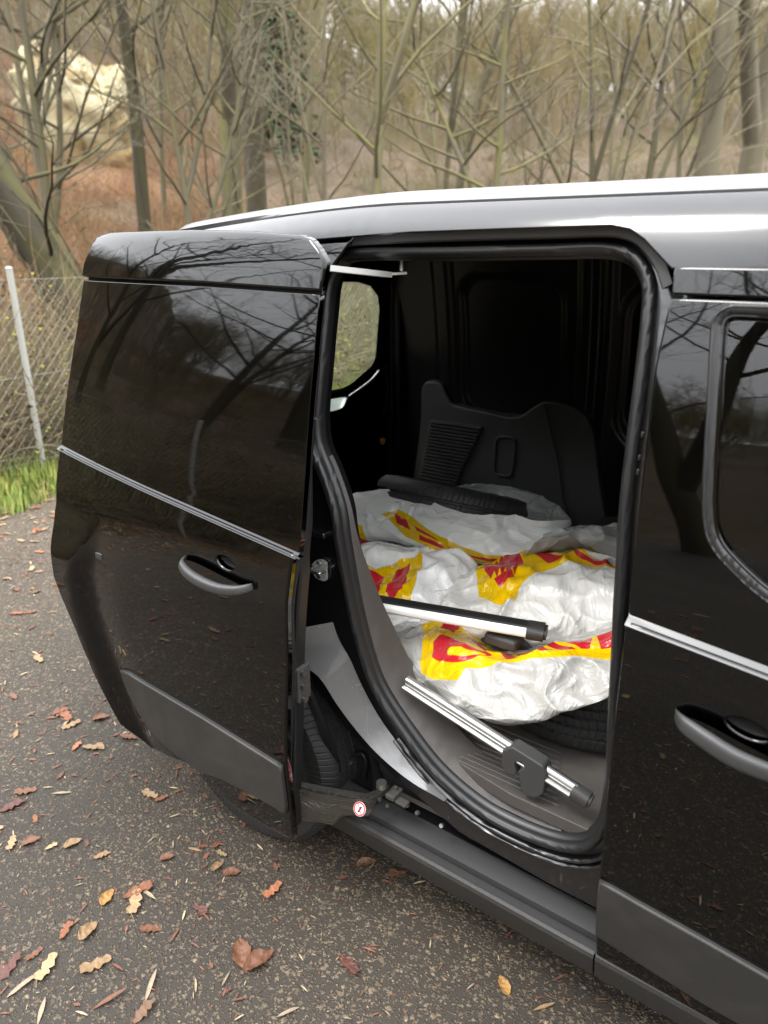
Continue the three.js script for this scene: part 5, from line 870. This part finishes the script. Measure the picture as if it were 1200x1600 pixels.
// a leaf: curled blade with a rib
function leafGeo(seed, L, W, kind) {
  const R = rnd(seed), nu = 14, nv = 6, curl = 0.15 + 0.5 * R(), bendy = (R() - 0.5) * 0.9, tw = (R() - 0.5) * 0.9, rows = [];
  for (let i = 0; i <= nu; i++) {
    const t = i / nu; let w = kind === 'willow' ? Math.pow(Math.sin(Math.PI * Math.min(1, t * 0.98 + 0.01)), 0.8) : kind === 'broken' ? Math.pow(Math.sin(Math.PI * lerp(0.12, 0.97, t)), 0.6) * (0.75 + 0.5 * nz(t * 4 + seed, 1.1)) : Math.pow(Math.sin(Math.PI * Math.pow(lerp(0.02, 0.985, t), 0.8)), 0.75);
    const r = []; for (let j = 0; j <= nv; j++) { const s = j / nv * 2 - 1, sd = s > 0 ? 3.3 : 9.9, wob = kind === 'willow' ? 0.1 * s * nz(t * 6 + seed, 2.2) : s * Math.abs(s) * ((kind === 'broken' ? 0.5 : 0.25) * nz(t * 5 + seed, sd, 2.2) + (kind === 'broken' ? 0.3 : 0.14) * nz(t * 13 + seed, sd, 4.2)) * Math.sin(Math.PI * t); const y = W * curl * w * w * s * s * 0.7 + L * 0.10 * bendy * (t - 0.5) * 2 * (t - 0.5) + tw * s * w * W * (t - 0.5) * 0.5 + 0.26 * W * nz(t * 5 + seed, s * 3, 7.1) + 0.1 * W * nz(t * 12 + seed, s * 7, 3.1); r.push(V(L * (t - 0.5), Math.max(0.001, 0.004 + y), W * w * s * (1 - 0.28 * curl * Math.abs(s)) + wob * W)); } rows.push(r);
  }
  const st = kind === 'willow' ? [] : [tube([V(-L * 0.5, 0.004, 0), V(-L * 0.62, 0.006, 0.004), V(-L * 0.74, 0.003, 0.01)], 0.0009, 4, 6)];
  return merged([sheet(rows, 0, false, true), ...st]);
}
{
  const vein = tex(128, 64, (i, j, u, v) => { const s = Math.abs(v - 0.5), n = 30 * pn(u, v, 7, 3) + 26 * pn(u, v, 21, 5), rib = s < 0.02 ? 40 : 0, side = Math.abs(((u * 7 - s * 5) % 1 + 1) % 1 - 0.5) < 0.05 ? 22 : 0; return clamp(185 + n + rib + side - 45 * (Math.abs(pn(u, v, 13, 8)) > 0.35 ? 1 : 0), 60, 255); });
  const lm = (c) => std(c, 0.62, { map: vein });
  const cols = { tan: lm([0.27, 0.165, 0.08]), rust: lm([0.165, 0.066, 0.032]), red: lm([0.105, 0.037, 0.025]), pale: lm([0.33, 0.26, 0.175]), brown: lm([0.16, 0.08, 0.04]), ochre: lm([0.36, 0.19, 0.05]) };
  const shapes = { oval: [1, 2, 3, 4].map((k) => leafGeo(k, 0.075, 0.024, 'oval')), willow: [5, 6, 7].map((k) => leafGeo(k, 0.085, 0.0075, 'willow')), broken: [8, 9, 10].map((k) => leafGeo(k, 0.075, 0.026, 'broken')) };
  const place = (m, p, a, s) => { m.position.copy(p); m.rotation.set((rs() - 0.5) * 0.25, a, (rs() - 0.5) * 0.25); m.scale.setScalar(s); m.castShadow = m.receiveShadow = true; }; const rs = rnd(3);
  const spec = [ // px, py, shape, variant, colour, turn, size, label
    [168, 1402, 'oval', 0, 'ochre', 1.4, 1.0, 'tan oval leaf lying flat above the mottled one left of the van'],
    [138, 1455, 'oval', 1, 'tan', 1.2, 1.15, 'mottled pale tan oval leaf on open asphalt at lower left'],
    [378, 1490, 'oval', 2, 'rust', 1.9, 1.5, 'left leaf of the wet rust red pair at bottom centre'],
    [404, 1502, 'oval', 3, 'rust', 0.7, 1.5, 'right leaf of the wet rust red pair at bottom centre'],
    [150, 1508, 'broken', 1, 'tan', 0.5, 1.3, 'long tan leaf with a split tip at lower left'],
    [235, 1453, 'broken', 2, 'rust', 0.0, 1.0, 'small rust leaf between the tan ovals and the red pair'],
    [312, 1421, 'broken', 0, 'red', 2.6, 0.85, 'small dark red leaf above the rust red pair'],
    [48, 1315, 'oval', 3, 'rust', 0.4, 1.0, 'round curled rust leaf near the left edge'],
    [114, 1318, 'oval', 1, 'tan', 0.6, 0.95, 'tan leaf lying right of the round curled one'],
    [160, 1337, 'broken', 2, 'tan', 0.4, 0.85, 'tan leaf with pale tip below the curled leaves'],
    [787, 1540, 'oval', 0, 'ochre', 1.9, 0.85, 'yellow brown leaf alone below the sill'],
    [545, 1508, 'broken', 1, 'red', 2.2, 1.2, 'long wet red leaf in front of the sill'],
    [850, 1574, 'willow', 0, 'tan', 0.3, 0.9, 'curled tan leaf near the bottom below the front door sill'],
    [572, 1349, 'oval', 2, 'brown', 0.1, 1.0, 'dark brown leaf in the shade under the step'],
    [620, 1366, 'broken', 0, 'brown', 0.1, 0.95, 'dark reddish leaf in the shade beside the sill'],
    [340, 1354, 'oval', 3, 'tan', 1.0, 0.8, 'folded tan leaf below the rear wheel'],
    [362, 1364, 'oval', 1, 'rust', 0.2, 0.9, 'rusty leaf lying right of the folded tan leaf'],
    [338, 1320, 'oval', 0, 'rust', 1.0, 0.6, 'small round rust leaf just left of the tyre'],
    [112, 1133, 'broken', 1, 'tan', 0.6, 1.2, 'pair-like split tan leaf left of the open door'],
    [95, 1112, 'oval', 2, 'rust', 0.5, 1.15, 'orange brown leaf with a broken edge left of the open door'],
    [158, 1122, 'oval', 3, 'rust', 0.35, 1.15, 'rust leaf lying close to the bottom corner of the door'],
    [200, 1152, 'broken', 2, 'rust', 2.8, 1.2, 'crumpled rust leaf just under the bottom corner of the door'],
    [48, 957, 'broken', 0, 'rust', 0.1, 1.1, 'orange leaf on the asphalt halfway to the grass'],
    [40, 1237, 'broken', 1, 'rust', 0.2, 1.2, 'crumpled orange leaf at the left edge'],
    [20, 1260, 'broken', 2, 'red', 0.6, 1.4, 'dark red leaf heap piece at the left edge'],
    [15, 1510, 'broken', 0, 'red', 1.2, 1.3, 'red leaf at the lower left corner'],
    [36, 1540, 'willow', 1, 'pale', 0.9, 1.3, 'pale willow leaf over the red leaf at the lower left corner'],
    [65, 1580, 'willow', 2, 'pale', 1.7, 1.0, 'pale narrow leaf standing on edge at the bottom left'],
    [172, 1562, 'willow', 0, 'rust', 0.6, 1.3, 'rust willow leaf crossing a pale one at the bottom left'],
    [236, 1540, 'willow', 1, 'pale', 1.5, 1.2, 'pale narrow leaf above a dark twig at bottom centre'],
    [226, 1580, 'broken', 2, 'brown', 0.9, 1.1, 'brown crumpled leaf by the bottom edge'],
    [232, 1398, 'willow', 0, 'pale', 2.5, 1.1, 'bent pale willow leaf on open asphalt at centre left'],
    [450, 1582, 'willow', 1, 'pale', 0.5, 0.9, 'pale narrow leaf at the bottom right of the red pair'],
    [305, 1328, 'willow', 2, 'tan', 2.8, 0.8, 'tan narrow leaf left of the rear tyre'],
    [96, 1240, 'willow', 0, 'pale', 0.15, 1.0, 'pale willow leaf left of the door bottom'],
  ];
  for (const [px, py, sh, k, c, a, s, label] of spec) { const m = new THREE.Mesh(shapes[sh][k], cols[c]); m.name = numbered('fallen_leaf'); place(m, atY(px, py, 0.002), a + YAW, s * 0.74); tag(m, label, 'leaf'); scene.add(m); }
  // the rest lie scattered as single leaves of the asphalt
  const R = rnd(77), names = Object.keys(cols); let n = 0;
  while (n < 300) {
    const p = V(-5 + 5.5 * R(), 0.0025, -1.9 + 3.2 * R()); if (p.z < 0.02 && p.x > -1.95) continue; if (R() > lerp(0.22, 1, sstep(-1.2, -3.8, p.x))) continue;
    const sh = R() < 0.5 ? 'willow' : R() < 0.5 ? 'broken' : 'oval', q = R(), c = sh === 'willow' ? (q < 0.55 ? 'pale' : q < 0.8 ? 'tan' : 'rust') : q < 0.35 ? 'rust' : q < 0.5 ? 'red' : q < 0.68 ? 'brown' : 'tan';
    const m = new THREE.Mesh(shapes[sh][Math.floor(R() * 3)], cols[c]); m.name = 'fallen_leaf'; place(m, p, R() * 6.28, 0.3 + 0.42 * R()); asphalt.add(m); n++;
  }
  // leaf litter along the verge and crumbs of leaf everywhere
  const crumbs = [], bits = []; for (let i = 0; i < 2600; i++) { const e = R() < 0.75; const z = lerp(4.5, -11, R()), x = e ? fenceX(z) + 0.2 + 1.1 * Math.pow(R(), 1.4) : fenceX(z) + 0.6 + 4 * R(); const w = 0.7 + 0.7 * R(), r = R() < 0.45; crumbs.push([x, 0.004, z, 0.45 + 0.6 * R(), R() * 6.28, r ? [0.3 * w, 0.11 * w, 0.05 * w] : [0.34 * w, 0.23 * w, 0.12 * w], 1]); }
  for (let i = 0; i < 7500; i++) { const x = -5 + 6.9 * Math.pow(R(), 1.25), z = -1.5 + 3.4 * R(), w = 0.6 + 0.8 * R(), k = R(); bits.push([x, 0.003, z, 0.1 + 0.45 * R() * R(), R() * 6.28, k < 0.62 ? [0.2 * w, 0.075 * w, 0.04 * w] : [0.42 * w, 0.33 * w, 0.2 * w], 1]); }
  const red = []; for (let i = 0; i < 3200; i++) { const x = -5 + 5.2 * Math.pow(R(), 1.3), z = -1.7 + 3.2 * R(), w = 0.6 + 0.7 * R(); if (nz(x * 1.1, z * 1.1, 6.6) < 0.02 && R() < 0.75) continue; red.push([x, 0.0035, z, 0.12 + 0.42 * R() * R(), R() * 6.28, [0.155 * w, 0.06 * w, 0.034 * w], 0.5]); }
  instances('leaf_litter', shapes.broken[2], std([1, 1, 1], 0.6, { map: vein }), red, 'small crushed red brown leaf pieces on the asphalt left of the van');
  instances('leaf_litter', shapes.broken[1], std([1, 1, 1], 0.7, { map: vein }), crumbs, 'drift of reddish dead leaves where the asphalt meets the grass');
  instances('leaf_litter', shapes.willow[1], std([1, 1, 1], 0.7, { map: vein }), bits, 'tiny leaf crumbs scattered over the asphalt');
}
renderer.render(scene, camera);
